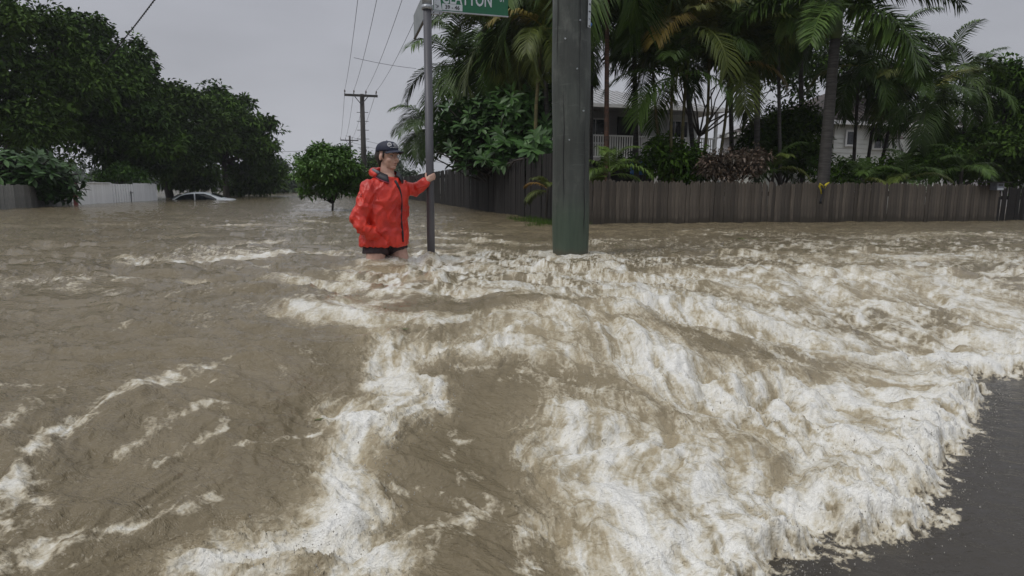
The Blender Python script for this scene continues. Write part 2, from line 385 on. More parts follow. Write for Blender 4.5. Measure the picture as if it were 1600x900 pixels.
# rough water that boils white
boil = [
    ([(900, 430), (1010, 436), (1120, 430)], 0.32, 0.50), ([(1020, 470), (1150, 500), (1250, 520), (1400, 560)], 0.34, 0.95),
    ([(1180, 450), (1300, 435), (1450, 470), (1620, 520)], 0.40, 0.82), ([(1250, 410), (1400, 400), (1600, 400)], 0.38, 0.52),
    ([(1380, 372), (1480, 366), (1600, 372)], 0.4, 0.5), ([(1000, 560), (1080, 600), (1200, 620), (1380, 640), (1500, 600)], 0.36, 1.0),
    ([(760, 520), (860, 500), (960, 520), (1040, 570)], 0.22, 0.80), ([(640, 540), (760, 545), (860, 560)], 0.16, 0.75),
    ([(900, 660), (980, 760), (1040, 860), (1060, 930)], 0.20, 0.98), ([(1040, 700), (1180, 760), (1300, 800), (1420, 770)], 0.26, 1.0),
    ([(1000, 880), (1120, 870), (1200, 860)], 0.14, 0.95), ([(1450, 560), (1520, 560), (1580, 540), (1680, 540)], 0.26, 0.95),
    ([(1150, 640), (1300, 700), (1440, 700), (1500, 660)], 0.3, 1.0),
    ([(880, 800), (950, 860), (980, 930)], 0.09, 0.8), ([(840, 700), (900, 760), (930, 830)], 0.06, 0.65),
    # left tongue
    ([(560, 470), (590, 520), (610, 570), (640, 620), (660, 660)], 0.105, 0.95), ([(600, 600), (690, 600), (700, 650)], 0.06, 0.95),
    ([(560, 640), (620, 690), (580, 740), (560, 800), (520, 850)], 0.115, 0.95), ([(600, 740), (620, 800)], 0.05, 0.9),
    ([(520, 840), (430, 860), (370, 890)], 0.075, 0.85), ([(560, 850), (600, 900), (560, 930)], 0.10, 0.9), ([(480, 880), (400, 925)], 0.08, 0.8),
    # line of broken water through the middle
    ([(300, 408), (400, 402), (470, 396), (520, 400)], 0.17, 0.95), ([(540, 420), (640, 425), (760, 420), (880, 432)], 0.14, 0.72),
    ([(420, 436), (560, 452), (700, 455), (860, 462)], 0.16, 0.66), ([(470, 482), (560, 492), (680, 500), (820, 486), (1000, 490)], 0.14, 0.78),
    ([(640, 385), (690, 385), (760, 396)], 0.12, 0.6), ([(178, 402), (214, 410)], 0.055, 0.85), ([(280, 438), (306, 442)], 0.055, 0.55),
    ([(575, 415), (640, 410)], 0.07, 0.8), ([(864, 402), (930, 404), (960, 415)], 0.07, 0.5), ([(650, 396), (690, 398)], 0.07, 0.85),
    # wakes trailing from the poles and the legs
    ([(864, 401), (848, 415), (822, 436)], 0.05, 0.85), ([(923, 401), (950, 414), (990, 432)], 0.05, 0.85), ([(866, 400), (895, 406), (922, 400)], 0.05, 0.95),
    ([(667, 393), (652, 404), (630, 420)], 0.035, 0.85), ([(681, 393), (705, 404), (740, 418)], 0.035, 0.85), ([(571, 411), (552, 422), (520, 436)], 0.04, 0.85), ([(641, 408), (668, 418), (700, 432)], 0.04, 0.85),
    ([(572, 413), (600, 417), (640, 411)], 0.04, 0.9),
    ([(340, 355), (400, 352)], 0.16, 0.6), ([(350, 384), (440, 378)], 0.10, 0.6), ([(470, 345), (540, 350)], 0.16, 0.5), ([(300, 408), (340, 404)], 0.10, 0.8),
    ([(640, 372), (760, 378), (850, 385)], 0.22, 0.55), ([(560, 440), (660, 436), (800, 448)], 0.10, 0.7), ([(230, 372), (300, 368)], 0.16, 0.45), ([(120, 350), (190, 352)], 0.2, 0.4),
]
# foam that only floats in streaks
drift = [
    ([(40, 730), (130, 660), (230, 610), (350, 562)], 0.045, 0.80), ([(0, 840), (45, 800), (10, 770)], 0.06, 0.85), ([(-60, 800), (0, 780)], 0.07, 0.8),
    ([(0, 690), (60, 640), (140, 610)], 0.05, 0.55), ([(230, 700), (300, 650), (350, 640)], 0.05, 0.62), ([(250, 750), (330, 690), (360, 668)], 0.03, 0.68),
    ([(370, 720), (470, 700), (540, 670), (560, 660)], 0.03, 0.66), ([(0, 612), (60, 600)], 0.045, 0.6), ([(60, 872), (180, 850), (260, 830), (330, 790)], 0.04, 0.64),
    ([(0, 900), (90, 885), (170, 870)], 0.05, 0.7), ([(300, 500), (400, 470)], 0.10, 0.50), ([(440, 520), (500, 560)], 0.07, 0.45), ([(320, 600), (350, 560)], 0.05, 0.5),
    ([(620, 780), (700, 770), (760, 790)], 0.035, 0.64), ([(640, 850), (720, 820), (780, 780)], 0.045, 0.66), ([(740, 700), (730, 760), (760, 740)], 0.025, 0.55),
    ([(640, 900), (700, 860), (720, 840)], 0.05, 0.6), ([(800, 800), (850, 850), (830, 900)], 0.05, 0.66), ([(820, 590), (900, 610), (980, 640)], 0.07, 0.66), ([(720, 680), (750, 690)], 0.03, 0.6),
    ([(720, 580), (820, 575), (900, 590)], 0.05, 0.6), ([(230, 525), (330, 510)], 0.07, 0.42), ([(180, 520), (215, 505)], 0.04, 0.5), ([(250, 820), (290, 780)], 0.02, 0.55),
    ([(1000, 385), (1200, 380), (1380, 385)], 0.35, 0.55), ([(200, 346), (300, 350)], 0.2, 0.35), ([(950, 405), (1100, 402), (1300, 415)], 0.18, 0.62), ([(230, 470), (330, 450)], 0.09, 0.4),
]
wakes = [  # world x, y, radius, height : water piling on legs and poles
]
def flood_fields(X, Y):
    hb, s = Hbase(X, Y)
    # flow-warped coordinates
    wx = fbm(X * 0.8, Y * 0.8, 5, 3); wy = fbm(X * 0.8 + 9, Y * 0.8 + 4, 6, 3)
    x1 = X + 0.35 * wx; y1 = Y + 0.35 * wy
    x2 = X + 0.06 * fbm(X * 5, Y * 5, 15, 3); y2 = Y + 0.06 * fbm(X * 5 + 9, Y * 5 + 4, 16, 3)
    mb = smear(x1 * 0.35 + x2 * 0.65 , y1 * 0.35 + y2 * 0.65, boil)
    md = smear(x2 * 0.8 + x1 * 0.2, y2 * 0.8 + y1 * 0.2, drift)
    # boiling stops at the toe of the fall
    edge = s - 0.08 + 0.10 * fbm(X * 3.0, Y * 3.0, 44, 3, 0.6) + 0.035 * fbm(X * 17.0, Y * 17.0, 45, 4, 0.65)
    mb = mb * sst(-0.06, -0.01, edge)
    toe = np.exp(-((edge - 0.07) / 0.17) ** 2) * sst(-3.0, 0.4, X) * (edge > -0.06)
    mb = np.maximum(mb, 0.95 * toe * sst(0.25, 0.9, X))
    # flow runs to the viewer on the left and to the lower right on the right
    rt = sst(-0.5, 2.0, X)
    ca, sa = math.cos(R(-48)), math.sin(R(-48))
    xr = x1 * ca + y1 * sa; yr = -x1 * sa + y1 * ca      # xr along the flow
    th = R(-90) * (1 - rt) + R(-40) * rt
    fu = x1 * np.cos(th) + y1 * np.sin(th); fv = -x1 * np.sin(th) + y1 * np.cos(th)
    st_l = ridged(x1 * 5.5, y1 * 1.5, 61, 4, 0.55); st_r = ridged(xr * 1.6, yr * 4.6, 62, 4, 0.55)
    streak = st_l * (1 - rt) + st_r * rt
    fu2 = x2 * np.cos(th) + y2 * np.sin(th); fv2 = -x2 * np.sin(th) + y2 * np.cos(th)
    fil = ridged(fu2 * 3.6, fv2 * 9, 63, 3, 0.5)
    S1 = ridged(fu * 1.5 + 0.3 * wx, fv * 4.2, 66, 3, 0.5)
    far = sst(9, 22, Y)
    near = 1 - far
    # --- heights
    big = fbm(x1 * 0.75, y1 * 1.1, 21, 3) * 0.020
    # oblique standing waves
    chop = (fbm(x1 * 2.2 + 0.4 * y1, y1 * 3.6, 22, 4, 0.5)) * 0.022 * (0.45 + 0.75 * (1 - sst(3, 16, Y)) + 0.9 * mb + 0.9 * sst(2.8, 4.0, Y) * sst(9, 5, Y))
    fadeF = sst(30, 8, Y)
    rip_dir = fbm(x1 * 5 + 2 * y1, y1 * 8 - 2 * x1, 23, 5, 0.6) * 0.0100 * (1 - 0.4 * mb) * fadeF
    rip2 = (ridged(x1 * 8 + 3 * y1, y1 * 12 - 5 * x1, 24, 4, 0.6) * 0.0065 + ridged(x1 * 3 + 1 * y1, y1 * 5 - 2 * x1, 27, 3, 0.5) * 0.010) * fadeF
    farw = fbm(X * 1.2, Y * 1.0, 25, 4) * 0.025 * far
    bx = x1 + 0.10 * fbm(X * 2.6, Y * 2.6, 31, 4); by = y1 + 0.10 * fbm(X * 2.6 + 5, Y * 2.6 + 8, 32, 4)
    bill = np.abs(gn(bx * 1.7, by * 1.9, 33)) * 1.7 + np.abs(gn(bx * 4.0, by * 4.4, 34)) * 0.80 + np.abs(gn(bx * 10, by * 10, 35)) * 0.22 + np.abs(gn(bx * 22, by * 22, 36)) * 0.07
    lump = (bill - 0.62)
    spik = np.clip(ridged(bx * 5.0, by * 5.0, 37, 4, 0.62), 0, 1) ** 3
    fine = fbm(bx * 24, by * 24, 38, 3, 0.5)
    amp = mb ** 1.3 * (0.10 + 0.35 * sst(0.0, 0.35, edge) + 0.55 * sst(0.1, 0.7, edge)) * (1 - 0.62 * sst(2.6, 4.8, Y)) * (0.55 + 0.45 * sst(-0.5, 0.8, X))
    h = hb + big * (0.4 + near) + chop + rip_dir + rip2 + farw * 0.35
    h = h + amp * (0.135 * lump + 0.018 * (S1 - 0.45) + 0.022 * spik + 0.003 * fine + 0.008 * (fil - 0.4))
    eb = np.clip(mb * (1 - mb) * 4, 0, 1) * sst(0.9, 0.2, np.abs(X + 0.35)) * sst(3.6, 2.6, Y) + toe * sst(0.3, 0.9, X) * 0.9
    tear = np.clip(ridged(bx * 13, by * 13, 47, 4, 0.65) - 0.25, 0, 1) ** 2
    h = h + 0.055 * eb * tear * (1 - 0.7 * sst(2.5, 4, Y))
    h = h + 0.035 * toe * sst(0.3, 0.9, X) * (0.6 + fbm(X * 6, Y * 6, 39, 3))
    # clean water in the lower pool is almost flat
    pl = sst(0.06, -0.05, edge)
    h = h * (1 - pl) + pl * (LOW - 0.03 + 0.004 * fbm(X * 3, Y * 3, 50, 3) + 0.0012 * fbm(X * 16, Y * 16, 51, 2))
    for (cx, cy, r, a, up) in wakes:
        d2 = ((x2 - cx) / r) ** 2 + ((y2 - cy) / r) ** 2
        front_ = np.exp(-d2) * a
        h = h + front_
    # --- foam amount
    hol = sst(-0.45, 0.55, lump)
    lace = ridged(bx * 7.5, by * 7.5, 71, 4, 0.6)
    yb = Y + 0.9 * wx + 0.5 * fbm(X * 0.7, Y * 1.4, 81, 4)
    band = sst(2.9, 3.8, yb) * sst(7.6, 4.8, yb) * sst(-2.0, -0.5, X + 0.4 * wy)
    patch = sst(0.05, 0.45, fbm(X * 0.55, Y * 0.8, 82, 4)) * sst(3.0, 4.2, Y) * sst(13, 8, Y) * sst(-4.5, -3.0, X)
    foam = mb * (0.63 + 0.34 * (hol - 0.5) + 0.42 * (lace - 0.45) + 0.80 * (S1 - 0.45) + 0.35 * (fil - 0.45))
    foam = np.maximum(foam, np.maximum(band, 0.72 * patch) * (0.21 + 0.95 * (streak - 0.42) + 0.9 * (fil - 0.45)))
    dr = np.minimum(0.70, 0.80 * md ** 1.4 * (0.62 + 1.2 * (lace - 0.45) + 0.35 * (streak - 0.45) + 0.9 * (fil - 0.45)))
    halo = sst(0.05, 0.5, mb) * (1 - mb) * np.clip(streak - 0.45, 0, 1) * 1.2
    general = np.clip(ridged(x1 * 3.2, y1 * 1.3, 72, 4, 0.55) - 0.80, 0, 1) * 2.2 * sst(7.5, 4.0, Y) * (1 - pl) * 0.75
    rightfar = np.clip(0.13 + 1.3 * (st_r - 0.50) + 0.6 * (fil - 0.45), 0, 1) * sst(0.2, 3.0, X - 0.5 * wx) * sst(13.0, 6.0, Y + wy) * sst(3.0, 4.5, Y)
    foam = np.maximum(np.maximum(foam, dr), np.maximum(halo, general)); foam = np.maximum(foam, rightfar)
    for (cx, cy, r, a, up) in wakes:
        d = np.hypot(X - cx, Y - cy); ring = np.exp(-((d - r * 0.9) / (r * 0.5)) ** 2) * up * (0.7 + 0.6 * (lace - 0.4))
        foam = np.maximum(foam, ring)
    foam = np.maximum(foam, toe * sst(0.0, 0.5, X) * (0.62 + 0.6 * (lace - 0.4) + 0.7 * (fil - 0.45)))
    fr_ = sst(-0.11, -0.02, edge) * np.clip(0.30 + 1.2 * (ridged(X * 14, Y * 14, 74, 4, 0.6) - 0.5), 0, 1)
    foam = foam * (1 - pl * 0.8) * (edge > -0.1) + pl * np.maximum(fr_, np.clip(ridged(X * 9, Y * 9, 73, 3) - 0.86, 0, 1))
    aer = np.clip(mb * 1.25, 0, 1) * (1 - pl) 
    return h, np.clip(foam, 0, 1.2), np.clip(aer, 0, 1), pl, fu, fv
def water_level(x, y):
    return float(flood_fields(np.array([float(x)]), np.array([float(y)]))[0][0])
POST = P(674, 392, 5.5); POLE = Vector((P(893.5, 400, 5.82).x, 5.82, 0)); WOM = P(602, 411, 5.3)
lv = {k: water_level(q.x, q.y - dy) for k, q, dy in (('post', POST, 0.04), ('pole', POLE, 0.17), ('wom', WOM, 0.08))}
wakes += [(POST.x, POST.y, 0.12, max(0, POST.z - lv['post']), 0.9), (POLE.x, POLE.y, 0.30, max(0.035, P(893.5, 400, POLE.y - 0.165).z - lv['pole']) * 1.3, 0.8),
          (WOM.x - 0.06, WOM.y - 0.02, 0.13, max(0, WOM.z - lv['wom']) + 0.01, 0.8), (WOM.x + 0.15, WOM.y, 0.14, max(0, WOM.z - lv['wom']) + 0.02, 0.85)]
rows = np.concatenate([1 / np.linspace(1 / 0.62, 1 / 9.0, 600)[:-1], 1 / np.linspace(1 / 9.0, 1 / 45.0, 120)[:-1], np.geomspace(45.0, 480.0, 40)])
sc_ = np.concatenate([-np.geomspace(2.2, 1.22, 26)[:-1], np.linspace(-1.2, 1.2, 1180), np.geomspace(1.22, 2.2, 26)[1:]])
YY, SS = np.meshgrid(rows, sc_, indexing='ij'); XX = SS * (YY + 0.8)
h_, f_, a_, p_, fu_, fv_ = flood_fields(XX.ravel(), YY.ravel())
nr, nc = XX.shape
idx = np.arange(nr * nc).reshape(nr, nc)
F = np.stack([idx[:-1, :-1], idx[:-1, 1:], idx[1:, 1:], idx[1:, :-1]], -1).reshape(-1, 4)
# (the sheet's left and right wings open out like the banks do)
def mat_water():
    m, nt, b = new_mat('flood_water')
    def attr(n):
        a = nt.nodes.new('ShaderNodeAttribute'); a.attribute_name = n; return a.outputs['Fac']
    foam, aer, pl = attr('foam'), attr('aerated'), attr('clear')
    al, ac = attr('along'), attr('across')
    def flow_noise(sa_, sc__, detail=5, rough=0.65, dist=0.0, w_=0.0):
        cx_ = nt.nodes.new('ShaderNodeCombineXYZ'); nt.links.new(math_(nt, 'MULTIPLY', al, sa_), cx_.inputs[0]); nt.links.new(math_(nt, 'MULTIPLY', ac, sc__), cx_.inputs[1]); cx_.inputs[2].default_value = w_
        n = nt.nodes.new('ShaderNodeTexNoise'); n.inputs['Scale'].default_value = 1; n.inputs['Detail'].default_value = detail; n.inputs['Roughness'].default_value = rough; n.inputs['Distortion'].default_value = dist
        nt.links.new(cx_.outputs[0], n.inputs['Vector']); return n.outputs[0]
    def rid(v): return math_(nt, 'SUBTRACT', 1.0, math_(nt, 'MULTIPLY', math_(nt, 'ABSOLUTE', math_(nt, 'SUBTRACT', v, 0.5)), 5.0))
    n1 = noise(nt, 90, 4, 0.65); n3 = noise(nt, 260, 2, 0.6)
    w1 = rid(flow_noise(5, 12, 2, 0.45, 1.2)); w2 = rid(noise(nt, 14, 3, 0.5, dist=1.0)); w3 = rid(flow_noise(16, 28, 2, 0.5, 0.8, 3.0)); w4 = rid(noise(nt, 40, 2, 0.5, dist=0.6))
    web = math_(nt, 'ADD', math_(nt, 'ADD', math_(nt, 'MULTIPLY', w1, 0.20), math_(nt, 'MULTIPLY', w2, 0.22)), math_(nt, 'ADD', math_(nt, 'MULTIPLY', w3, 0.09), math_(nt, 'MULTIPLY', w4, 0.11)))
    t = math_(nt, 'ADD', foam, math_(nt, 'SUBTRACT', web, 0.22))
    t = math_(nt, 'ADD', t, math_(nt, 'MULTIPLY', math_(nt, 'SUBTRACT', n1, 0.5), 0.42))
    fac = maprange(nt, t, 0.40, 1.22, 0, 1, False)
    n2 = w3
    big = noise(nt, 1.6, 4, 0.6)
    brown = mixrgb(nt, maprange(nt, big, 0.35, 0.65), (0.150, 0.121, 0.073), (0.196, 0.160, 0.102))
    brown = mixrgb(nt, aer, brown, (0.335, 0.28, 0.185))
    brown = mixrgb(nt, pl, brown, (0.044, 0.038, 0.031))
    fo = mixrgb(nt, maprange(nt, n3, 0.35, 0.65), (0.72, 0.71, 0.67), (0.84, 0.83, 0.80))
    thin = maprange(nt, fac, 0.0, 0.28); thick = maprange(nt, fac, 0.20, 0.90)
    col = mixrgb(nt, math_(nt, 'MULTIPLY', thin, 0.95), brown, (0.46, 0.405, 0.30)); col = mixrgb(nt, maprange(nt, fac, 0.22, 0.60), col, (0.64, 0.61, 0.53)); col = mixrgb(nt, maprange(nt, fac, 0.45, 0.95), col, fo)
    nt.links.new(col, b.inputs['Base Color'])
    nt.links.new(maprange(nt, fac, 0, 1, 0.05, 0.27), b.inputs['Roughness'])
    b.inputs['IOR'].default_value = 1.33
    r1 = noise(nt, 8, 5, 0.65, (1, 1.7, 1), dist=0.6); r2 = noise(nt, 32, 4, 0.65, (1, 1.5, 1), dist=0.4)
    calm = maprange(nt, pl, 0, 1, 1.0, 0.30); nb = bump(nt, r1, math_(nt, 'MULTIPLY', calm, 0.95), 0.028); nb = bump(nt, r2, math_(nt, 'MULTIPLY', calm, 0.6), 0.010, nb)
    nb = bump(nt, noise(nt, 95, 3, 0.6, (1, 1.4, 1)), math_(nt, 'MULTIPLY', calm, 0.35), 0.004, nb)
    hh = math_(nt, 'MULTIPLY', math_(nt, 'ADD', math_(nt, 'MULTIPLY', n1, 1.1), math_(nt, 'MULTIPLY', w2, 0.25)), fac)
    nb = bump(nt, hh, 0.45, 0.010, nb)
    nt.links.new(nb, b.inputs['Normal'])
    return m
M['water'] = mat_water()
wme = mesh_np('flood_water', np.stack([XX.ravel(), YY.ravel(), h_], -1), F, M['water'], True, {'foam': f_, 'aerated': a_, 'clear': p_, 'along': fu_, 'across': fv_})
tag(add('flood_water', wme), kind='structure')
del XX, YY, SS, idx
# spray thrown off the boiling edges
def spray():
    N = 5200; r_ = np.random.default_rng(3)
    pts = []
    lines = [([WP(1562, 600), WP(1530, 690), WP(1450, 822), WP(1262, 872), WP(1180, 915)], 1200, 0.045, 0.03),
             ([WP(700, 600), WP(690, 650), WP(620, 700), WP(600, 800), WP(560, 860)], 420, 0.05, 0.035),
             ([WP(400, 880), WP(520, 860)], 120, 0.05, 0.03),
             ([WP(1020, 480), WP(1200, 510), WP(1400, 560), WP(1500, 600)], 420, 0.2, 0.06),
             ([WP(1000, 640), WP(1200, 700), WP(1440, 720)], 600, 0.25, 0.06),
             ([WP(640, 402), WP(690, 392)], 60, 0.08, 0.04)]
    X = []; Y = []; Z = []; Q = []
    for ln, n, spread, up in lines:
        for _ in range(n):
            k = r_.integers(0, len(ln) - 1); t = r_.random(); a, b = ln[k], ln[k + 1]
            X.append(a[0] + (b[0] - a[0]) * t + r_.normal() * spread); Y.append(a[1] + (b[1] - a[1]) * t + r_.normal() * spread)
            Z.append(abs(r_.normal()) * up); Q.append(0.0006 + 0.0020 * r_.random() ** 4)
    X, Y, Z, Q = map(np.array, (X, Y, Z, Q)); Z = Z + flood_fields(X, Y)[0] + 0.002
    bm = bmesh.new(); bmesh.ops.create_icosphere(bm, subdivisions=1, radius=1)
    bv = np.array([v.co for v in bm.verts]); bf = np.array([[v.index for v in f.verts] for f in bm.faces]); bm.free()
    n = len(X); st = np.stack([np.ones(n), np.ones(n), 1 + r_.random(n)], -1)
    v = bv[None] * (Q[:, None] * st)[:, None, :] + np.stack([X, Y, Z], -1)[:, None, :]
    f = bf[None] + (np.arange(n) * len(bv))[:, None, None]
    return v.reshape(-1, 3), f.reshape(-1, 3)
v, f = spray()
m, nt, b = new_mat('spray'); b.inputs['Base Color'].default_value = (0.48, 0.46, 0.42, 1); b.inputs['Roughness'].default_value = 0.05; b.inputs['Transmission Weight'].default_value = 0.4; b.inputs['IOR'].default_value = 1.33
o = add('spray_droplets', mesh_np('spray_droplets', v, f, m, True), None, True)
tag(o, 'fine white spray droplets thrown off the edges of the boiling flood water', 'water spray', kind='stuff')
#WATER_END

# drowned ground and road under the flood
tag(MB().poly([(-1100, -60, GZ - 0.02), (1100, -60, GZ - 0.02), (1100, 565, GZ - 0.02), (-1100, 565, GZ - 0.02)]).obj('ground', M['ground']), kind='structure')
rd = [SF(-14, -10), SF(-3, -10), SF(-3, 200), SF(-14, 200)]
tag(MB().poly([(p.x, p.y, GZ + 0.10) for p in rd]).obj('road', M['asphalt']), kind='structure')

# ------------------------------------------------------------------ foliage generators
def leaves(centers, crad, per, L, Wd, seed, flat=0.75, up=0.35, out_c=None, tint_spread=0.35, low_dark=False):
    """leaf faces gathered in clumps; returns verts, faces, tint"""
    r_ = np.random.default_rng(seed); C = np.asarray(centers, dtype=np.float32); n = len(C) * per
    c = np.repeat(C, per, 0); rad = np.repeat(np.asarray(crad, dtype=np.float32), per)
    d = r_.normal(size=(n, 3)); d[:, 2] = np.where(d[:, 2] < 0, d[:, 2] * 0.45, d[:, 2]); d /= np.linalg.norm(d, axis=1, keepdims=True)
    rr = r_.random(n) ** 0.40
    p = c + d * (rr * rad)[:, None] * np.array([1, 1, flat])
    a = d + r_.normal(size=(n, 3)) * 0.6; a[:, 2] -= 0.15
    a /= np.linalg.norm(a, axis=1, keepdims=True)
    nn = r_.normal(size=(n, 3)) * 0.6; nn[:, 2] += up * 2 + 0.3
    b = np.cross(a, nn); b /= np.linalg.norm(b, axis=1, keepdims=True) + 1e-9
    l = (L * (0.6 + 0.7 * r_.random(n)))[:, None]; w_ = (Wd * (0.6 + 0.7 * r_.random(n)))[:, None]
    tip = p + a * l; tip[:, 2] -= 0.25 * l[:, 0]
    v = np.stack([p, p + a * l * 0.5 + b * w_ * 0.5, tip, p + a * l * 0.5 - b * w_ * 0.5], 1).reshape(-1, 3)
    f = np.arange(n * 4).reshape(n, 4)
    ct = np.repeat(r_.random(len(C)), per); t = np.clip(ct * (1 - tint_spread) + r_.random(n) * tint_spread, 0, 1)
    return v, f, np.repeat(t, 4)
def clumps(ells, n, seed, shell=0.35, cr=(0.35, 0.7)):
    r_ = np.random.default_rng(seed); out = []; vol = np.array([a[1][0] * a[1][1] * a[1][2] for a in ells]); vol = vol ** 0.75 / (vol ** 0.75).sum()
    pick = r_.choice(len(ells), n, p=vol)
    for k in pick:
        c, r3 = ells[k]; d = r_.normal(size=3); d /= np.linalg.norm(d); q = r_.random() ** shell * (0.76 + 0.52 * r_.random() ** 1.6)
        out.append([c[0] + d[0] * r3[0] * q, c[1] + d[1] * r3[1] * q, c[2] + d[2] * r3[2] * q])
    return np.array(out), cr[0] + (cr[1] - cr[0]) * r_.random(n)
def boughs(ells, seed, k=6):
    r_ = np.random.default_rng(seed + 500); out = []
    for c, r3 in ells:
        out.append((c, tuple(q * 0.78 for q in r3)))
        for _ in range(k):
            d = r_.normal(size=3); d[2] = abs(d[2]) * 0.9 - 0.25; d /= np.linalg.norm(d); m_ = 0.72 + 0.30 * r_.random(); rr = 0.26 + 0.22 * r_.random()
            out.append(((c[0] + d[0] * r3[0] * m_, c[1] + d[1] * r3[1] * m_, c[2] + d[2] * r3[2] * m_), (r3[0] * rr, r3[1] * rr, r3[2] * rr * 0.75)))
    return out
def limb(a, b, r0, r1, n=5, sag=0.0, seed=0, wob=0.08):
    r_ = random.Random(seed); a = Vector(a); b = Vector(b); L = (b - a).length; pts = []; rad = []
    for i in range(n + 1):
        t = i / n; p = a.lerp(b, t); p += Vector((r_.uniform(-1, 1), r_.uniform(-1, 1), r_.uniform(-0.4, 0.4))) * wob * L * math.sin(math.pi * t)
        p.z += math.sin(math.pi * t) * sag * L; pts.append(p); rad.append(r0 + (r1 - r0) * t ** 0.8)
    return pts, rad
def tree(name, label, cat, base, ells, n, cr, per, L, Wd, mat, seed, tr=0.2, fork=None, group=None, trunks=1, shell=0.35, lean=0.0):
    t = thing(name, label, cat, (base[0], base[1], GZ), group)
    r_ = random.Random(seed); mb = MB(); top = Vector(ells[0][0])
    for k in range(trunks):
        b0 = Vector((base[0] + (k - (trunks - 1) / 2) * tr * 3.2, base[1] + r_.uniform(-1, 1) * tr * (trunks > 1) * 2, GZ))
        fk = Vector((b0.x + (top.x - b0.x) * 0.35 + r_.uniform(-.1, .1), b0.y + (top.y - b0.y) * 0.35, fork if fork is not None else GZ + (top.z - GZ) * 0.5))
        p, q = limb(b0, fk, tr * 1.15, tr * 0.8, 4, 0, seed + k, 0.05); mb.tube(p, q, 8)
        for j, (c, r3) in enumerate(ells):
            for s_ in range(3 if len(ells) < 5 else 2):
                e_ = Vector(c) + Vector((r_.uniform(-.6, .6) * r3[0], r_.uniform(-.6, .6) * r3[1], r_.uniform(-.2, .6) * r3[2]))
                p, q = limb(fk, e_, tr * 0.55, tr * 0.10, 5, 0.05, seed + 10 * j + s_ + 100 * k, 0.10); mb.tube(p, q, 6)
    mb.obj('trunk', M['bark'], t, True)
    c, rad = clumps(boughs(ells, seed) if n >= 250 else ells, int(n * (1.15 if n >= 250 else 1)), seed, shell, cr)
    v, f, tn = leaves(c, rad, per, L, Wd, seed)
    add('crown', mesh_np('crown', v, f, M[mat], False, {'tint': tn}), t, True)
    return t
def E(px, py, Y, rx, ry_m, rz):
    """ellipsoid seen at that pixel and depth; rx, rz in picture pixels, depth radius in metres"""
    c = P(px, py, Y); k = Y / FPX; return ((c.x, c.y, c.z), (rx * k, ry_m, rz * k))

#TREES_BEGIN
# ------------------------------------------------------------------ trees on the left bank
def base_at(px, Y): q = P(px, 300, Y); return (q.x, Y)
tree('large_tree', 'tallest dark tree at the left edge, crown cut off by the picture corner', 'tree', base_at(20, 24),
     [E(10, 60, 24, 70, 2.2, 90), E(60, 130, 24, 70, 2.2, 70), E(-30, 150, 23, 70, 2.2, 110), E(60, 210, 24, 60, 1.8, 50), E(20, 262, 24, 70, 1.4, 34), E(95, 50, 25, 20, .8, 22), E(-120, 100, 24, 90, 2.5, 130)], 620, (0.20, 0.55), 54, 0.22, 0.10, 'leaf_dark', 11, 0.22, group='big trees behind the white fence')
tree('large_tree', 'broad dark tree with a ragged top behind the white fence', 'tree', base_at(170, 30),
     [E(150, 80, 30, 45, 1.8, 50), E(200, 140, 30, 55, 2.2, 70), E(130, 170, 29, 70, 2.4, 75), E(190, 220, 29, 80, 2.2, 55), E(215, 262, 30, 50, 1.2, 24), E(120, 100, 30, 38, 1.4, 40)], 660, (0.22, 0.60), 54, 0.26, 0.12, 'leaf_mid', 12, 0.25, group='big trees behind the white fence')
tree('large_tree', 'dark tree rising behind the flooded silver car', 'tree', base_at(262, 36),
     [E(270, 160, 36, 42, 2.0, 40), E(290, 220, 35, 50, 2.2, 60), E(235, 200, 35, 55, 2.2, 60), E(280, 262, 36, 62, 1.8, 30), E(300, 285, 37, 50, 1.2, 16)], 480, (0.26, 0.65), 50, 0.29, 0.13, 'leaf_dark', 13, 0.22, group='big trees behind the white fence')
tree('spreading_tree', 'spreading tree with visible limbs, last and lowest of the big left bank trees', 'tree', base_at(351, 40),
     [E(345, 175, 40, 38, 2.0, 34), E(375, 205, 40, 45, 2.2, 40), E(405, 240, 40, 28, 1.6, 28), E(330, 225, 41, 35, 2.0, 40), E(395, 275, 42, 42, 2, 26), E(385, 296, 43, 40, 1.4, 10)], 440, (0.26, 0.62), 50, 0.31, 0.14, 'leaf_mid', 14, 0.2, 2.2, group='big trees behind the white fence')
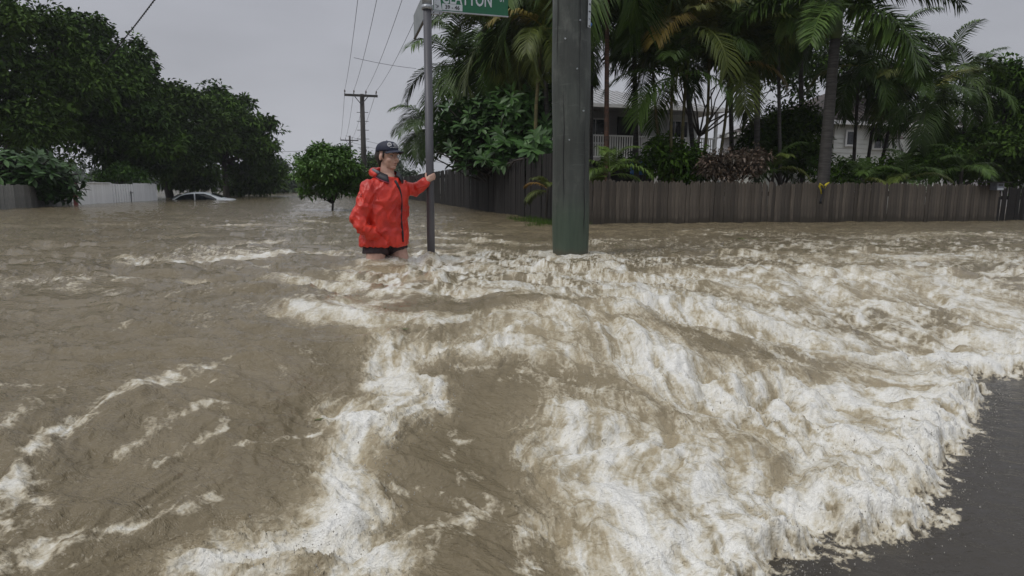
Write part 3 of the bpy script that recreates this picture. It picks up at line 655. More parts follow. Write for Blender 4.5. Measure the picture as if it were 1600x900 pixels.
# low frangipani at the left edge
def rosette_plant(name, label, cat, base, ells, n, leafL, leafW, mat, seed, group=None, tr=0.06, trunks=3, leafn=9, maxobj=300):
    """thick stems tipped with rosettes of big leaves; the nearest leaves are single objects"""
    t = thing(name, label, cat, (base[0], base[1], GZ), group); r_ = random.Random(seed); mb = MB()
    c, _ = clumps(ells, n, seed, 0.30)
    b0 = Vector((base[0], base[1], GZ))
    for k in range(trunks):
        fk = Vector((base[0] + r_.uniform(-.5, .5), base[1] + r_.uniform(-.4, .4), 0.35 + r_.random() * 0.3))
        p, q = limb(b0 + Vector((r_.uniform(-.3, .3), r_.uniform(-.3, .3), 0)), fk, tr * 1.3, tr, 4, 0, seed + k); mb.tube(p, q, 7)
        for j in range(k, len(c), trunks * 2):
            p, q = limb(fk, c[j], tr * 0.6, 0.018, 4, 0.05, seed + j, 0.1); mb.tube(p, q, 5)
    mb.obj('stem', M['bark'], t, True)
    # one big leaf, folded along its midrib
    prof = [(0, 0.03), (0.2, 0.5), (0.5, 1.0), (0.78, 0.72), (1.0, 0.02)]
    lv = []; lf = []
    for i, (u_, w_) in enumerate(prof):
        dz = -0.18 * u_ * u_ * leafL
        lv += [(u_ * leafL, -w_ * leafW / 2, dz + w_ * leafW * 0.12), (u_ * leafL, 0, dz), (u_ * leafL, w_ * leafW / 2, dz + w_ * leafW * 0.12)]
        if i: b_ = 3 * i; lf += [(b_ - 3, b_ - 2, b_ + 1, b_), (b_ - 2, b_ - 1, b_ + 2, b_ + 1)]
    lv = np.array(lv); lf = np.array(lf)
    mats = []
    for p in c:
        out_dir = Vector((p[0] - ells[0][0][0], p[1] - ells[0][0][1], 0.9)).normalized(); up_ = (out_dir + Vector((r_.uniform(-.5, .5), r_.uniform(-.5, .5), 0.6))).normalized()
        qz = Vector((0, 0, 1)).rotation_difference(up_)
        for k in range(leafn):
            az = 2 * math.pi * k / leafn + r_.uniform(-.3, .3); el = R(r_.uniform(-20, 45)); s_ = r_.uniform(0.65, 1.15)
            mm = Matrix.Translation(Vector(p)) @ qz.to_matrix().to_4x4() @ Matrix.Rotation(az, 4, 'Z') @ Matrix.Rotation(-el, 4, 'Y') @ Matrix.Diagonal((s_, s_, s_, 1))
            mats.append(mm)
    mats.sort(key=lambda q: (q.translation.y - 0.3 * q.translation.z))
    lm = [mesh_np('leaf', lv, lf, M[mat], True, {'tint': np.full(len(lv), tv)}) for tv in (0.15, 0.5, 0.9)]
    for i, mm in enumerate(mats[:maxobj]):
        o = bpy.data.objects.new('leaf', lm[i % 3]); o.parent = t; o.matrix_basis = Matrix.Translation(-WL[t]) @ mm; link(o)
    rest = mats[maxobj:]
    if rest:
        A = np.array([np.array(q) for q in rest]); hv = np.c_[lv, np.ones(len(lv))]
        vv = np.einsum('nij,kj->nki', A, hv)[:, :, :3].reshape(-1, 3); ff = (lf[None] + (np.arange(len(rest)) * len(lv))[:, None, None]).reshape(-1, 4)
        tn = np.repeat(np.random.default_rng(seed).random(len(rest)), len(lv))
        tag(add('foliage', mesh_np('foliage', vv, ff, M[mat], True, {'tint': tn}), t, True), kind='stuff')
    return t
rosette_plant('frangipani_tree', 'low frangipani with broad leaves in front of the white fence, far left', 'tree', base_at(50, 18.8),
              [E(20, 268, 18.6, 66, 1.0, 38), E(75, 280, 18.6, 42, 0.8, 30), E(-60, 270, 18.6, 60, 1.2, 44), E(95, 298, 18.8, 20, .4, 16), E(30, 300, 18.8, 60, .5, 16), E(60, 290, 18.7, 60, .6, 24)], 460, 0.34, 0.12, 'leaf_frangi', 21, trunks=5, tr=0.10)
tree('bush', 'bright green bush peeping over the middle of the white fence', 'bush', base_at(185, 27.5), [E(185, 274, 27.5, 42, 0.8, 14), E(190, 268, 27.5, 16, 0.5, 12)], 60, (0.2, 0.36), 50, 0.15, 0.07, 'leaf_bright', 22, 0.06)
tree('small_tree', 'small bright green round tree standing in the flooded street', 'tree', base_at(515, 17.3),
     [E(512, 265, 17.3, 46, 0.85, 34), E(492, 262, 17.3, 28, 0.6, 24), E(540, 268, 17.3, 30, 0.6, 24), E(512, 243, 17.3, 26, 0.5, 14), E(525, 298, 17.3, 30, .5, 10), E(474, 278, 17.2, 16, .35, 14), E(556, 282, 17.4, 16, .35, 12), E(500, 236, 17.3, 14, .3, 9), E(482, 300, 17.3, 14, .3, 8)], 330, (0.13, 0.24), 46, 0.12, 0.048, 'leaf_bright', 23, 0.035, 0.18, shell=0.45)
# further trees down the street
FT = [(440, 285, 75, 26, 18, 3, 'leaf_far'), (462, 290, 110, 18, 11, 3, 'leaf_far'), (408, 282, 60, 34, 20, 3, 'leaf_dark'), (425, 262, 85, 18, 16, 3, 'leaf_far'),
      (580, 262, 48, 30, 26, 2, 'leaf_dark'), (602, 256, 60, 20, 10, 2, 'leaf_far'), (620, 278, 55, 26, 14, 2, 'leaf_far'), (560, 280, 62, 30, 16, 2, 'leaf_far')]
FL = ['pale rounded tree where the left bank meets the street end', 'lowest and farthest tree at the end of the street', 'dark bushy tree just past the spreading tree',
      'thin topped tree rising behind the left bank bushes', 'dark tree directly behind the near power pole', 'rounded tree just right of the near power pole, above the cap',
      'hazy tree low behind the red jacket shoulder', 'hazy tree behind the small bright tree']
for i, (px, py, Y, rx, rz, ry, mt) in enumerate(FT):
    tree('street_tree', FL[i], 'tree', base_at(px, Y), [E(px, py, Y, rx, ry, rz), E(px + rx * .4, py + rz * .3, Y, rx * .6, ry * .7, rz * .7), E(px - rx * .5, py + rz * .4, Y, rx * .6, ry * .7, rz * .6)],
         110, (0.3 * Y / 45, 0.6 * Y / 45), 40, 0.0055 * Y, 0.0025 * Y, mt, 40 + i, 0.18, group='trees down the street')
# far wood closing the view
def far_wood():
    r_ = np.random.default_rng(5); C = []; Rr = []
    for k in range(620):
        an = R(-62 + 124 * k / 620 + r_.uniform(-.3, .3)); D = r_.uniform(150, 230); h = r_.uniform(1.0, 3.6) * (0.7 + 0.5 * math.sin(k * 0.13) ** 2)
        C.append((math.sin(an) * D, math.cos(an) * D, h)); Rr.append(r_.uniform(1.8, 3.4))
    return leaves(np.array(C), np.array(Rr), 60, 1.3, 0.7, 6)
v, f, tn = far_wood()
tag(add('far_wood', mesh_np('far_wood', v, f, M['leaf_far'], False, {'tint': tn}), None, True), 'low hazy wood closing the far end of the flooded street', 'wood', kind='stuff')
# low hills on the horizon
hv = []; hf = []
for i in range(121):
    an = R(-75 + 150 * i / 120); D = 480; hh = 8 + 3.0 * math.sin(i * 0.21) + 1.6 * math.sin(i * 0.5 + 1) + 0.8 * math.sin(i * 1.3)
    hv += [(math.sin(an) * D, math.cos(an) * D, -1), (math.sin(an) * (D + 40), math.cos(an) * (D + 40), max(4, hh)), (math.sin(an) * (D + 75), math.cos(an) * (D + 75), -1)]
    if i: b_ = 3 * i; hf += [(b_ - 3, b_, b_ + 1, b_ - 2), (b_ - 2, b_ + 1, b_ + 2, b_ - 1)]
tag(add('hills', mesh_np('hills', hv, hf, M['hill'], True)), kind='structure')

# ------------------------------------------------------------------ palms
FR = {}
def frond_mesh(kind, e0, var):
    key = (kind, e0, var)
    if key in FR: return FR[key]
    r_ = random.Random(hash((kind, e0, var)) % 9999 if False else e0 * 7 + var * 131 + len(kind) * 17)
    spec = {'feather': (50, 0.36, 95, 0.55, 0.020), 'cane': (42, 0.30, 85, 0.6, 0.020), 'foxtail': (64, 0.20, 75, 0.25, 0.017)}[kind]
    n, ll, arch, droop, lw = spec
    pts = []; p = Vector((0, 0, 0)); N = 16; el = R(e0); tw = r_.uniform(-0.4, 0.4)
    tang = []
    for i in range(N + 1):
        t = i / N; a = el - R(arch) * t ** 1.3; y = tw * 0.3 * t
        d = Vector((math.cos(a), y, math.sin(a))).normalized(); tang.append(d); pts.append(p.copy()); p = p + d / N
    vs = []; fs = []; tn = []
    mb = MB(); mb.tube(pts, [0.014 * (1 - 0.8 * i / N) for i in range(N + 1)], 3)
    vs += mb.v; fs += [list(q) for q in mb.f]; tn += [0.8] * len(mb.v)
    for i in range(n):
        t = 0.14 + 0.86 * i / (n - 1); k = min(int(t * N), N - 1); fr = t * N - k; q = pts[k].lerp(pts[k + 1], fr); T = tang[k]
        side0 = Vector((0, 1, 0)); nrm = T.cross(side0).normalized() * -1
        if nrm.z < 0: nrm = -nrm
        for s_ in (-1, 1):
            reps = 2 if kind == 'foxtail' else 1
            for rp in range(reps):
                L = ll * (math.sin(math.pi * min(1, 0.12 + 0.84 * t)) ** 0.55) * r_.uniform(0.85, 1.1) + 0.04
                fwd = 0.35 + 0.75 * t + r_.uniform(-.12, .12); lift = (0.25 if rp == 0 else -0.5) + r_.uniform(-.15, .15)
                if kind == 'foxtail': lift = r_.uniform(-0.9, 0.9)
                d = (T * fwd + side0 * s_ + nrm * lift).normalized()
                m_ = q + d * L * 0.55; m_.z -= droop * 0.16 * L; e_ = q + d * L; e_.z -= droop * L * 0.85
                e_ += (q + d * L - e_) * 0.0
                wv = d.cross(nrm).normalized() * lw * 0.5 if abs(d.dot(nrm)) < .95 else T * lw * .5
                b_ = len(vs); vs += [q - wv * 0.4, q + wv * 0.4, m_ + wv, m_ - wv, e_]
                fs += [[b_, b_ + 1, b_ + 2, b_ + 3], [b_ + 3, b_ + 2, b_ + 4]]
                tv = 0.25 + 0.5 * r_.random(); tn += [tv] * 5
    FR[key] = (vs, fs, tn); return FR[key]
FM = {}
def frond_obj_mesh(kind, e0, var, mat):
    k = (kind, e0, var, mat)
    if k not in FM:
        vs, fs, tn = frond_mesh(kind, e0, var)
        FM[k] = mesh_np('frond', [tuple(q) for q in vs], fs, M[mat], False, {'tint': tn})
    return FM[k]
def palm(label, base_px, Y, top, r0=0.08, L=2.0, n=13, kind='feather', mat='frond', trunk='palm_trunk', seed=0, shaft=0.5, elev=(80, 60, 35, 10, -15, -35), name='palm_tree', group=None, Ytop=None, bend=0.0, az=None, cat='palm'):
    b = P(base_px, 285, Y); b = Vector((b.x, Y, GZ)); tp = P(top[0], top[1], Ytop or Y)
    t = thing(name, label, cat, b, group); r_ = random.Random(seed + 77)
    pts = []; rad = []; N = 7
    for i in range(N + 1):
        q = i / N; p = b.lerp(tp, q); p.x += bend * math.sin(math.pi * q); pts.append(p); rad.append(r0 * (1.25 - 0.25 * min(1, q * 4)) * (1 - 0.30 * q))
    MB().tube(pts, rad, 9).obj('trunk', M[trunk], t, True)
    d = (pts[-1] - pts[-2]).normalized(); top_ = tp
    if shaft:
        sp = [tp - d * 0.02, tp + d * shaft * 0.25, tp + d * shaft * 0.8, tp + d * shaft]
        MB().tube(sp, [rad[-1] * 1.0, rad[-1] * 1.35, rad[-1] * 0.9, rad[-1] * 0.5], 9).obj('crownshaft', M['palm_shaft'], t, True)
        top_ = tp + d * shaft
    for i in range(n):
        q = i / max(1, n - 1); e0 = elev[min(len(elev) - 1, int(q * len(elev)))]
        o = bpy.data.objects.new('frond', frond_obj_mesh(kind, e0, i % 2, mat)); o.parent = t
        o.location = top_ - b - d * (0.0 + 0.10 * q)
        a_ = i * 2.399963 + seed + r_.uniform(-.25, .25)
        if az is not None: a_ = R(az[0]) + (R(az[1]) - R(az[0])) * ((i * 0.618) % 1)
        o.rotation_euler = (r_.uniform(-.15, .15), r_.uniform(-.14, .14), a_); s_ = L * r_.uniform(0.85, 1.1); o.scale = (s_, s_, s_)
        link(o)
    return t
PG = 'palms in the gardens behind the fences'
# left group behind the dark side fence
p1 = palm('palm with a green crownshaft and hanging flower spray, left of the garden palms', 718, 24, (717, 134), 0.13, 2.7, 15, 'feather', 'frond', seed=1, shaft=0.7, elev=(82, 55, 35, 15, 0, -20), group=PG, az=(60, 420))
palm('palm just right of the crownshaft palm, half hidden under the green street sign', 770, 18.5, (768, 80), 0.09, 2.2, 14, 'feather', 'frond', seed=2, group=PG)
palm('low palm with drooping fronds over the end of the side fence', 668, 35, (672, 215), 0.10, 2.6, 12, 'feather', 'frond', seed=3, group=PG, elev=(60, 40, 20, 0, -10), az=(90, 280))
palm('golden palm leaning beside the left side of the timber pole', 858, 14.2, (846, 70), 0.05, 1.3, 15, 'cane', 'frond_gold', 'palm_cane', 4, 0.4, group=PG, elev=(75, 50, 30, 5, -25, -50), bend=-0.2)
palm('golden palm behind the street sign with yellowed hanging fronds', 815, 16.5, (800, 50), 0.055, 1.6, 16, 'cane', 'frond_gold', 'palm_cane', 5, 0.4, group=PG, elev=(75, 55, 30, 0, -40, -60))
palm('tall palm with its crown cut off above the timber pole', 860, 15.5, (850, 10), 0.07, 2.2, 14, 'feather', 'frond', seed=6, group=PG)
# right of the timber pole
palm('palm with a slim reddish trunk just right of the timber pole', 950, 14.2, (949, -60), 0.062, 2.3, 16, 'feather', 'frond', 'palm_red', 7, 0.5, group=PG, elev=(80, 60, 30, 5, -15, -35))
palm('dense palm between the reddish trunk and the yellow cane clump', 1000, 17, (990, 25), 0.08, 2.0, 14, 'feather', 'frond', seed=8, group=PG)
palm('palm crown behind the dense palm, high over the veranda roof', 925, 20, (925, 70), 0.07, 1.7, 12, 'feather', 'frond', seed=9, group=PG)
palm('dark palm with its crown high above the cane clump', 1100, 18.5, (1060, -10), 0.08, 2.2, 16, 'feather', 'frond', seed=10, group=PG)
CG = 'yellow stemmed canes of the golden clump'
for i, (b_, tx, ty, lab) in enumerate([(1068, 1050, 140, 'shortest cane palm, leftmost of the yellow stemmed clump'), (1072, 1078, 60, 'upright yellow cane palm second in the clump'), (1085, 1108, 90, 'yellow cane palm third in the clump, leaning slightly right'),
                                    (1098, 1140, 120, 'rightmost yellow cane, leaning right over the pink shrub'), (1062, 1020, 110, 'yellow cane palm leaning left over the veranda')]):
    palm(lab, b_, 14.8 + 0.25 * i, (tx, ty), 0.045, 1.7, 10, 'cane', 'frond_gold' if i % 2 else 'frond', 'palm_cane', 20 + i, 0.35, group=CG, elev=(80, 60, 40, 15, -15), bend=0.12 if tx > 1080 else -0.1)
palm('tall grey trunked palm left of the dark hedge', 1188, 16, (1184, 40), 0.085, 1.9, 15, 'feather', 'frond', seed=11, group=PG)
palm('palm with bright yellow green fronds hanging beside the foxtail palm', 1228, 15.5, (1215, 10), 0.05, 1.6, 11, 'cane', 'frond_bright', seed=12, group=PG, elev=(70, 45, 20, 0, -20))
palm('dark palm above and behind the dark hedge', 1150, 19, (1140, 5), 0.08, 2.1, 14, 'feather', 'frond', seed=13, group=PG)
palm('foxtail palm with the thickest grey trunk and bushy arching fronds', 1286, 14.6, (1305, 60), 0.15, 2.6, 13, 'foxtail', 'frond', seed=14, shaft=0.8, group=PG, elev=(70, 50, 40, 20, 5, -10))
palm('palm behind the foxtail palm with a hidden trunk', 1262, 18, (1250, 20), 0.08, 1.9, 12, 'feather', 'frond', seed=15, group=PG)
SG = 'slim palms in front of the pale house'
for i, (b_, tx, ty, Y, L, lab) in enumerate([(1335, 1342, 118, 17, 1.5, 'slim dark palm nearest the foxtail palm'), (1347, 1378, 100, 17.4, 1.7, 'slim palm with a forked look before the pale house wall'),
                                         (1360, 1400, 150, 17, 1.3, 'short slim palm with fronds over the pale house windows'), (1382, 1446, 172, 16.4, 1.5, 'slim palm leaning hard to the right'),
                                         (1450, 1478, 128, 17.6, 1.7, 'upright palm with a lighter green top right of the leaning palm'), (1505, 1510, 150, 18, 1.5, 'palm between the light topped palm and the right edge tree')]):
    palm(lab, b_, Y, (tx, ty), 0.052, L, 12, 'cane', 'frond_bright' if i == 4 else 'frond', 'bark', 30 + i, 0.3, group=SG, elev=(80, 55, 35, 10, -15, -35))
LG = 'low young palms behind the picket fence'
for i, (b_, ty, Y, mt, lab) in enumerate([(948, 268, 12.9, 'frond_bright', 'low yellow green palm behind the fence beside the timber pole'), (1345, 280, 14.6, 'frond', 'low dark palm behind the fence right of the yellow cloth'),
                                        (1412, 276, 14.6, 'frond', 'low palm behind the fence under the leaning palm'), (1500, 262, 15.2, 'frond', 'low palm behind the fence near the letterbox'), (1205, 262, 15.0, 'frond', 'low palm in front of the dark hedge')]):
    palm(lab, b_, Y, (b_ + 4, ty), 0.05, 0.95, 10, 'cane', mt, 'bark', 50 + i, 0, group=LG, elev=(75, 55, 40, 25, 10))
palm('young palm at the foot of the dark fence beside the timber pole', 850, 11.75, (856, 292), 0.03, 0.55, 6, 'cane', 'frond_gold', 'bark', 60, 0, group=LG, elev=(60, 40, 20), az=(120, 300))
# hanging flower spray of palm 1
fs = P(712, 142, 23.7); mb = MB(); r_ = random.Random(4)
for k in range(70):
    a_ = r_.uniform(0, 6.28); l_ = r_.uniform(0.25, 0.62); q = fs + Vector((math.cos(a_) * l_ * 0.7, math.sin(a_) * l_ * 0.7, -l_ * 0.75)); mb.tube([fs, fs.lerp(q, 0.5) + Vector((0, 0, 0.05)), q], [0.008, 0.007, 0.004], 3)
mb.obj('flower_spray', simple('flower', (0.22, 0.20, 0.10), (0.13, 0.11, 0.05), 0.7), p1)

# broadleaf shrubs in the gardens
rosette_plant('frangipani_shrub', 'big dense frangipani shrub hanging over the dark side fence', 'shrub', base_at(795, 17.6),
              [E(770, 212, 17.2, 82, 1.2, 48), E(718, 222, 18.6, 42, 1.0, 44), E(825, 195, 15.8, 46, 0.9, 52), E(770, 180, 17.0, 55, 0.9, 34), E(800, 240, 15.6, 55, 0.7, 26), E(842, 236, 13.3, 26, 0.4, 20), E(735, 252, 16.8, 50, 0.6, 18)], 640, 0.31, 0.10, 'leaf_frangi', 24, tr=0.05, trunks=4, leafn=9)
GS = 'shrubs in the gardens behind the picket fence'
tree('shrub', 'very dark hedge shrub between the yellow canes and the foxtail palm', 'shrub', base_at(1225, 17.5), [E(1215, 225, 17.5, 62, 1.0, 55), E(1255, 240, 17.2, 40, 0.9, 44), E(1180, 245, 17.4, 36, .8, 36)], 260, (0.2, 0.4), 44, 0.15, 0.06, 'leaf_dark', 61, 0.08, group=GS)
tree('shrub', 'dark leafy shrub right of the pale house, behind the letterbox', 'shrub', base_at(1500, 17.5), [E(1490, 240, 17.5, 60, 1.0, 46), E(1545, 235, 17.8, 60, 1.0, 60), E(1600, 250, 17.5, 50, 1, 50)], 300, (0.2, 0.42), 44, 0.17, 0.07, 'leaf_dark', 62, 0.08, group=GS)
tree('garden_tree', 'leafy tree at the right edge taller than its neighbours', 'tree', base_at(1590, 18.5), [E(1590, 150, 18.5, 45, 1.1, 50), E(1620, 200, 18.5, 60, 1.3, 60), E(1560, 112, 18.5, 24, .6, 14), E(1660, 160, 18.5, 60, 1.3, 60)], 300, (0.22, 0.42), 44, 0.19, 0.075, 'leaf_mid', 63, 0.12)
tree('shrub', 'leafy green shrub in front of the veranda', 'shrub', base_at(1040, 15.2), [E(1040, 245, 15.2, 48, 0.7, 30), E(1075, 258, 15, 40, 0.7, 22)], 120, (0.16, 0.32), 44, 0.14, 0.06, 'leaf_mid', 64, 0.06, group=GS)
tree('shrub', 'pinkish leaved shrub just above the picket fence', 'shrub', base_at(1150, 14.2), [E(1150, 262, 14.2, 42, 0.5, 22), E(1118, 258, 14.2, 26, 0.4, 18), E(1176, 250, 14.3, 20, 0.4, 16)], 120, (0.12, 0.24), 40, 0.10, 0.04, 'leaf_pink', 65, 0.04, group=GS)
tree('shrub', 'low green hedge shrub behind the middle of the picket fence', 'shrub', base_at(1340, 15.8), [E(1330, 270, 15.8, 60, 0.5, 20), E(1410, 266, 15.8, 50, 0.5, 22), E(1460, 260, 16, 30, .5, 24)], 160, (0.15, 0.28), 44, 0.13, 0.045, 'leaf_mid', 66, 0.05, group=GS)
tree('garden_tree', 'dense dark tree behind the palms in the middle of the garden', 'tree', base_at(1090, 24), [E(1090, 60, 24, 110, 1.6, 70), E(1200, 70, 24, 80, 1.6, 60), E(1000, 30, 24, 70, 1.4, 45), E(1240, 130, 23, 45, 1.2, 50)], 420, (0.3, 0.6), 40, 0.24, 0.08, 'leaf_dark', 67, 0.07, 2.6)
tree('garden_tree', 'dark tree behind the palms left of the timber pole', 'tree', base_at(800, 21), [E(800, 90, 21, 60, 1.4, 65), E(850, 40, 21, 50, 1.4, 50), E(830, 150, 20, 50, 1.2, 60)], 260, (0.28, 0.55), 40, 0.22, 0.075, 'leaf_dark', 68, 0.12)
tree('garden_tree', 'dark tree behind the slim palms', 'tree', base_at(1370, 27), [E(1350, 140, 27, 40, 1.2, 40), E(1320, 90, 25, 40, 1.2, 50), E(1420, 130, 27, 40, 1.2, 26)], 150, (0.25, 0.5), 40, 0.2, 0.07, 'leaf_dark', 69, 0.12)
# small far palms right of the cap
for i, (px, py, Y, lab) in enumerate([(640, 268, 60, 'small distant palm above the grey roof, left one'), (652, 270, 58, 'small distant palm above the grey roof, right one')]):
    palm(lab, px, Y, (px, py + 6), 0.1, 0.9, 9, 'cane', 'frond', 'bark', 70 + i, 0, elev=(70, 40, 15, -10), group='small distant palms')
#TREES_END

# ------------------------------------------------------------------ picket fence
def picket_meshes(w_, h, t, mat, point=0.03):
    out = []
    for k in range(3):
        r_ = random.Random(k); p = point * (0.7 + 0.5 * r_.random()); hh = h + r_.uniform(-.012, .012)
        prof = [(-w_ / 2, 0, 0), (w_ / 2, 0, 0), (w_ / 2, 0, hh - p), (w_ * 0.12, 0, hh), (-w_ * 0.12, 0, hh), (-w_ / 2, 0, hh - p)]
        mb = MB(); mb.prism(prof, (0, t, 0)); out.append(mb.mesh('picket', mat))
    return out
def fence(name, label, a, b, top, w_, gap, mat, railmat, group=None, piece='picket', point=0.03, maxobj=300, lean=0.017, posts=2.4):
    a = Vector(a); b = Vector(b); d = b - a; L = d.length; d.normalize(); nrm = Vector((-d.y, d.x, 0)); t = thing(name, label, 'fence', (a.x, a.y, GZ), group)
    n = int(L / (w_ + gap)); ms = picket_meshes(w_, top - GZ, 0.018, mat, point); ang = math.atan2(d.y, d.x); r_ = random.Random(int(L * 100))
    for i in range(min(n, maxobj)):
        o = bpy.data.objects.new(piece, ms[r_.randrange(3)]); o.parent = t
        off = d * ((i + 0.5) * (w_ + gap)) + nrm * r_.uniform(-0.003, 0.003)
        o.location = (off.x, off.y, r_.gauss(0, 0.009)); o.rotation_euler = (r_.gauss(0, 0.006), r_.gauss(0, lean), ang + r_.gauss(0, 0.01))
        if piece == 'picket' and r_.random() < 0.08: o.location.z -= r_.uniform(0.02, 0.06); o.rotation_euler.y += r_.gauss(0, 0.008)
        link(o)
    ax = (d, nrm, Vector((0, 0, 1)))
    for z in (top - 0.22, top - 0.95):
        MB().box((a + b) / 2 + nrm * 0.05 + Vector((0, 0, z)) - Vector((0, 0, 0)), (L, 0.05, 0.08), ax).obj('rail', railmat, t)
    k = 0.05
    while k < L:
        q = a + d * k + nrm * 0.115; MB().box(Vector((q.x, q.y, (top + GZ) / 2 - 0.03)), (0.09, 0.08, top - GZ - 0.06), ax).obj('post', railmat, t); k += posts
    return t
FEND = P(1560, 345, 13.6)
TOPZ = 0.78
fa = Vector((P(890, 350, 11.25).x, 11.25, 0)); fb = Vector((FEND.x, FEND.y, 0))
fence('picket_fence', 'weathered grey picket fence along the flooded cross street', fa, fb, TOPZ, 0.073, 0.0005, M['picket'], M['picket'], point=0.045, lean=0.004)
dn = (fb - fa).normalized(); nn_ = Vector((-dn.y, dn.x, 0))
# dark return panel and continuation past the gate post
qa = fb + dn * 0.06 + nn_ * 0.35
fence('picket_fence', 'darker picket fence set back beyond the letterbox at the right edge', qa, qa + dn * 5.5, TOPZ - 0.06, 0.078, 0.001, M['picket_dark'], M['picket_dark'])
sa = fa + Vector((-0.06, 0.10, 0)); fence('paling_fence', 'tall paling fence running up the side street, shadow put into its dark colour', sa + U * 34, sa, 1.30, 0.14, 0.006, M['picket_dark'], M['picket_dark'], piece='paling', point=0.004, lean=0.003)
# letterbox on the fence
def letterbox():
    c = fb - dn * 0.28 - nn_ * 0.10; t = thing('letterbox', 'small grey letterbox with a flat roof board at the right end of the picket fence', 'letterbox', (c.x, c.y, TOPZ - 0.14))
    ax = (dn, nn_, Vector((0, 0, 1))); z = TOPZ - 0.04
    bx_ = MB().box(Vector((c.x, c.y, z)), (0.19, 0.16, 0.15), ax).obj('box', M['mailbox'], t); bevel(bx_, 0.006)
    MB().box(Vector((c.x, c.y, z + 0.03)) - nn_ * 0.0815, (0.12, 0.004, 0.035), ax).obj('slot', M['sign_black'], t)
    MB().box(Vector((c.x, c.y, z - 0.05)) - nn_ * 0.0815, (0.16, 0.004, 0.045), ax).obj('number_plate', M['sign_white'], t)
    MB().box(Vector((c.x, c.y, z + 0.090)) - dn * 0.10, (0.70, 0.26, 0.018), (dn, nn_, Vector((0, 0, 1)))).obj('roof_board', M['picket_dark'], t)
letterbox()
# strips of cloth hung over the fence
def hung_cloth():
    c = P(1285, 288, 12.75); t = thing('hanging_cloth', 'yellow and black strips of cloth hanging over the picket fence', 'cloth', c)
    def strip(pts, w_, mat, name):
        pts = [P(*p, 12.35) for p in pts]; mb = MB(); rings = []
        for i, p in enumerate(pts):
            tt = (pts[min(i + 1, len(pts) - 1)] - pts[max(i - 1, 0)]).normalized(); s_ = Vector((tt.z, 0, -tt.x)).normalized() * w_ * (0.7 + 0.3 * math.sin(i * 1.7 + 1)); y = Vector((0, 0.02 + 0.01 * math.sin(i * 2.0), 0))
            rings.append([p - s_ + y, p + Vector((0, -0.018, 0)), p + s_ + y * 0.6, p + Vector((0, 0.03, 0))])
        mb.quadgrid(rings).obj(name, M[mat], t, True)
    strip([(1283, 287), (1281, 291), (1283, 297), (1284, 303)], 0.026, 'yellow_cloth', 'yellow_strip')
    strip([(1281, 287), (1286, 290), (1288, 295)], 0.022, 'yellow_cloth', 'yellow_strip')
    strip([(1288, 294), (1292, 288), (1296, 285)], 0.026, 'yellow_cloth', 'yellow_strip')
    strip([(1289, 290), (1287, 298), (1285, 306), (1283, 313), (1283, 318)], 0.034, 'black_cloth', 'black_strip')
hung_cloth()
# grass at the foot of the dark fence
def grass():
    r_ = np.random.default_rng(8); n = 1800; k = np.r_[np.full(n * 3 // 4, 0), np.full(n - n * 3 // 4, 1)]; u_ = r_.random(n)
    base = np.where(k[:, None] == 0, np.array(sa)[None] + np.array(U)[None] * (u_ ** 1.2 * 2.2 - 0.3)[:, None] + np.array(V)[None] * (-(0.10 + 0.55 * r_.random(n) ** 1.3))[:, None],
                    np.array(fa)[None] + np.array(dn)[None] * (u_ * 1.2 - 0.9)[:, None] - np.array(nn_)[None] * (0.08 + 0.3 * r_.random(n))[:, None])
    base[:, 2] = -0.05; h = 0.07 + 0.11 * r_.random(n); a = r_.random(n) * 6.28; s_ = np.stack([np.cos(a), np.sin(a), 0 * a], -1) * 0.006
    tip = base + np.stack([np.cos(a * 3) * 0.04, np.sin(a * 3) * 0.04, h], -1)
    v = np.stack([base - s_, base + s_, tip], 1).reshape(-1, 3); return v, np.arange(n * 3).reshape(n, 3), np.repeat(r_.random(n), 3)
v, f, tn = grass()
tag(add('grass', mesh_np('grass', v, f, M['leaf_dark'], False, {'tint': tn}), None, True), 'dark green grass poking out of the flood at the foot of the dark fence', 'grass', kind='stuff')

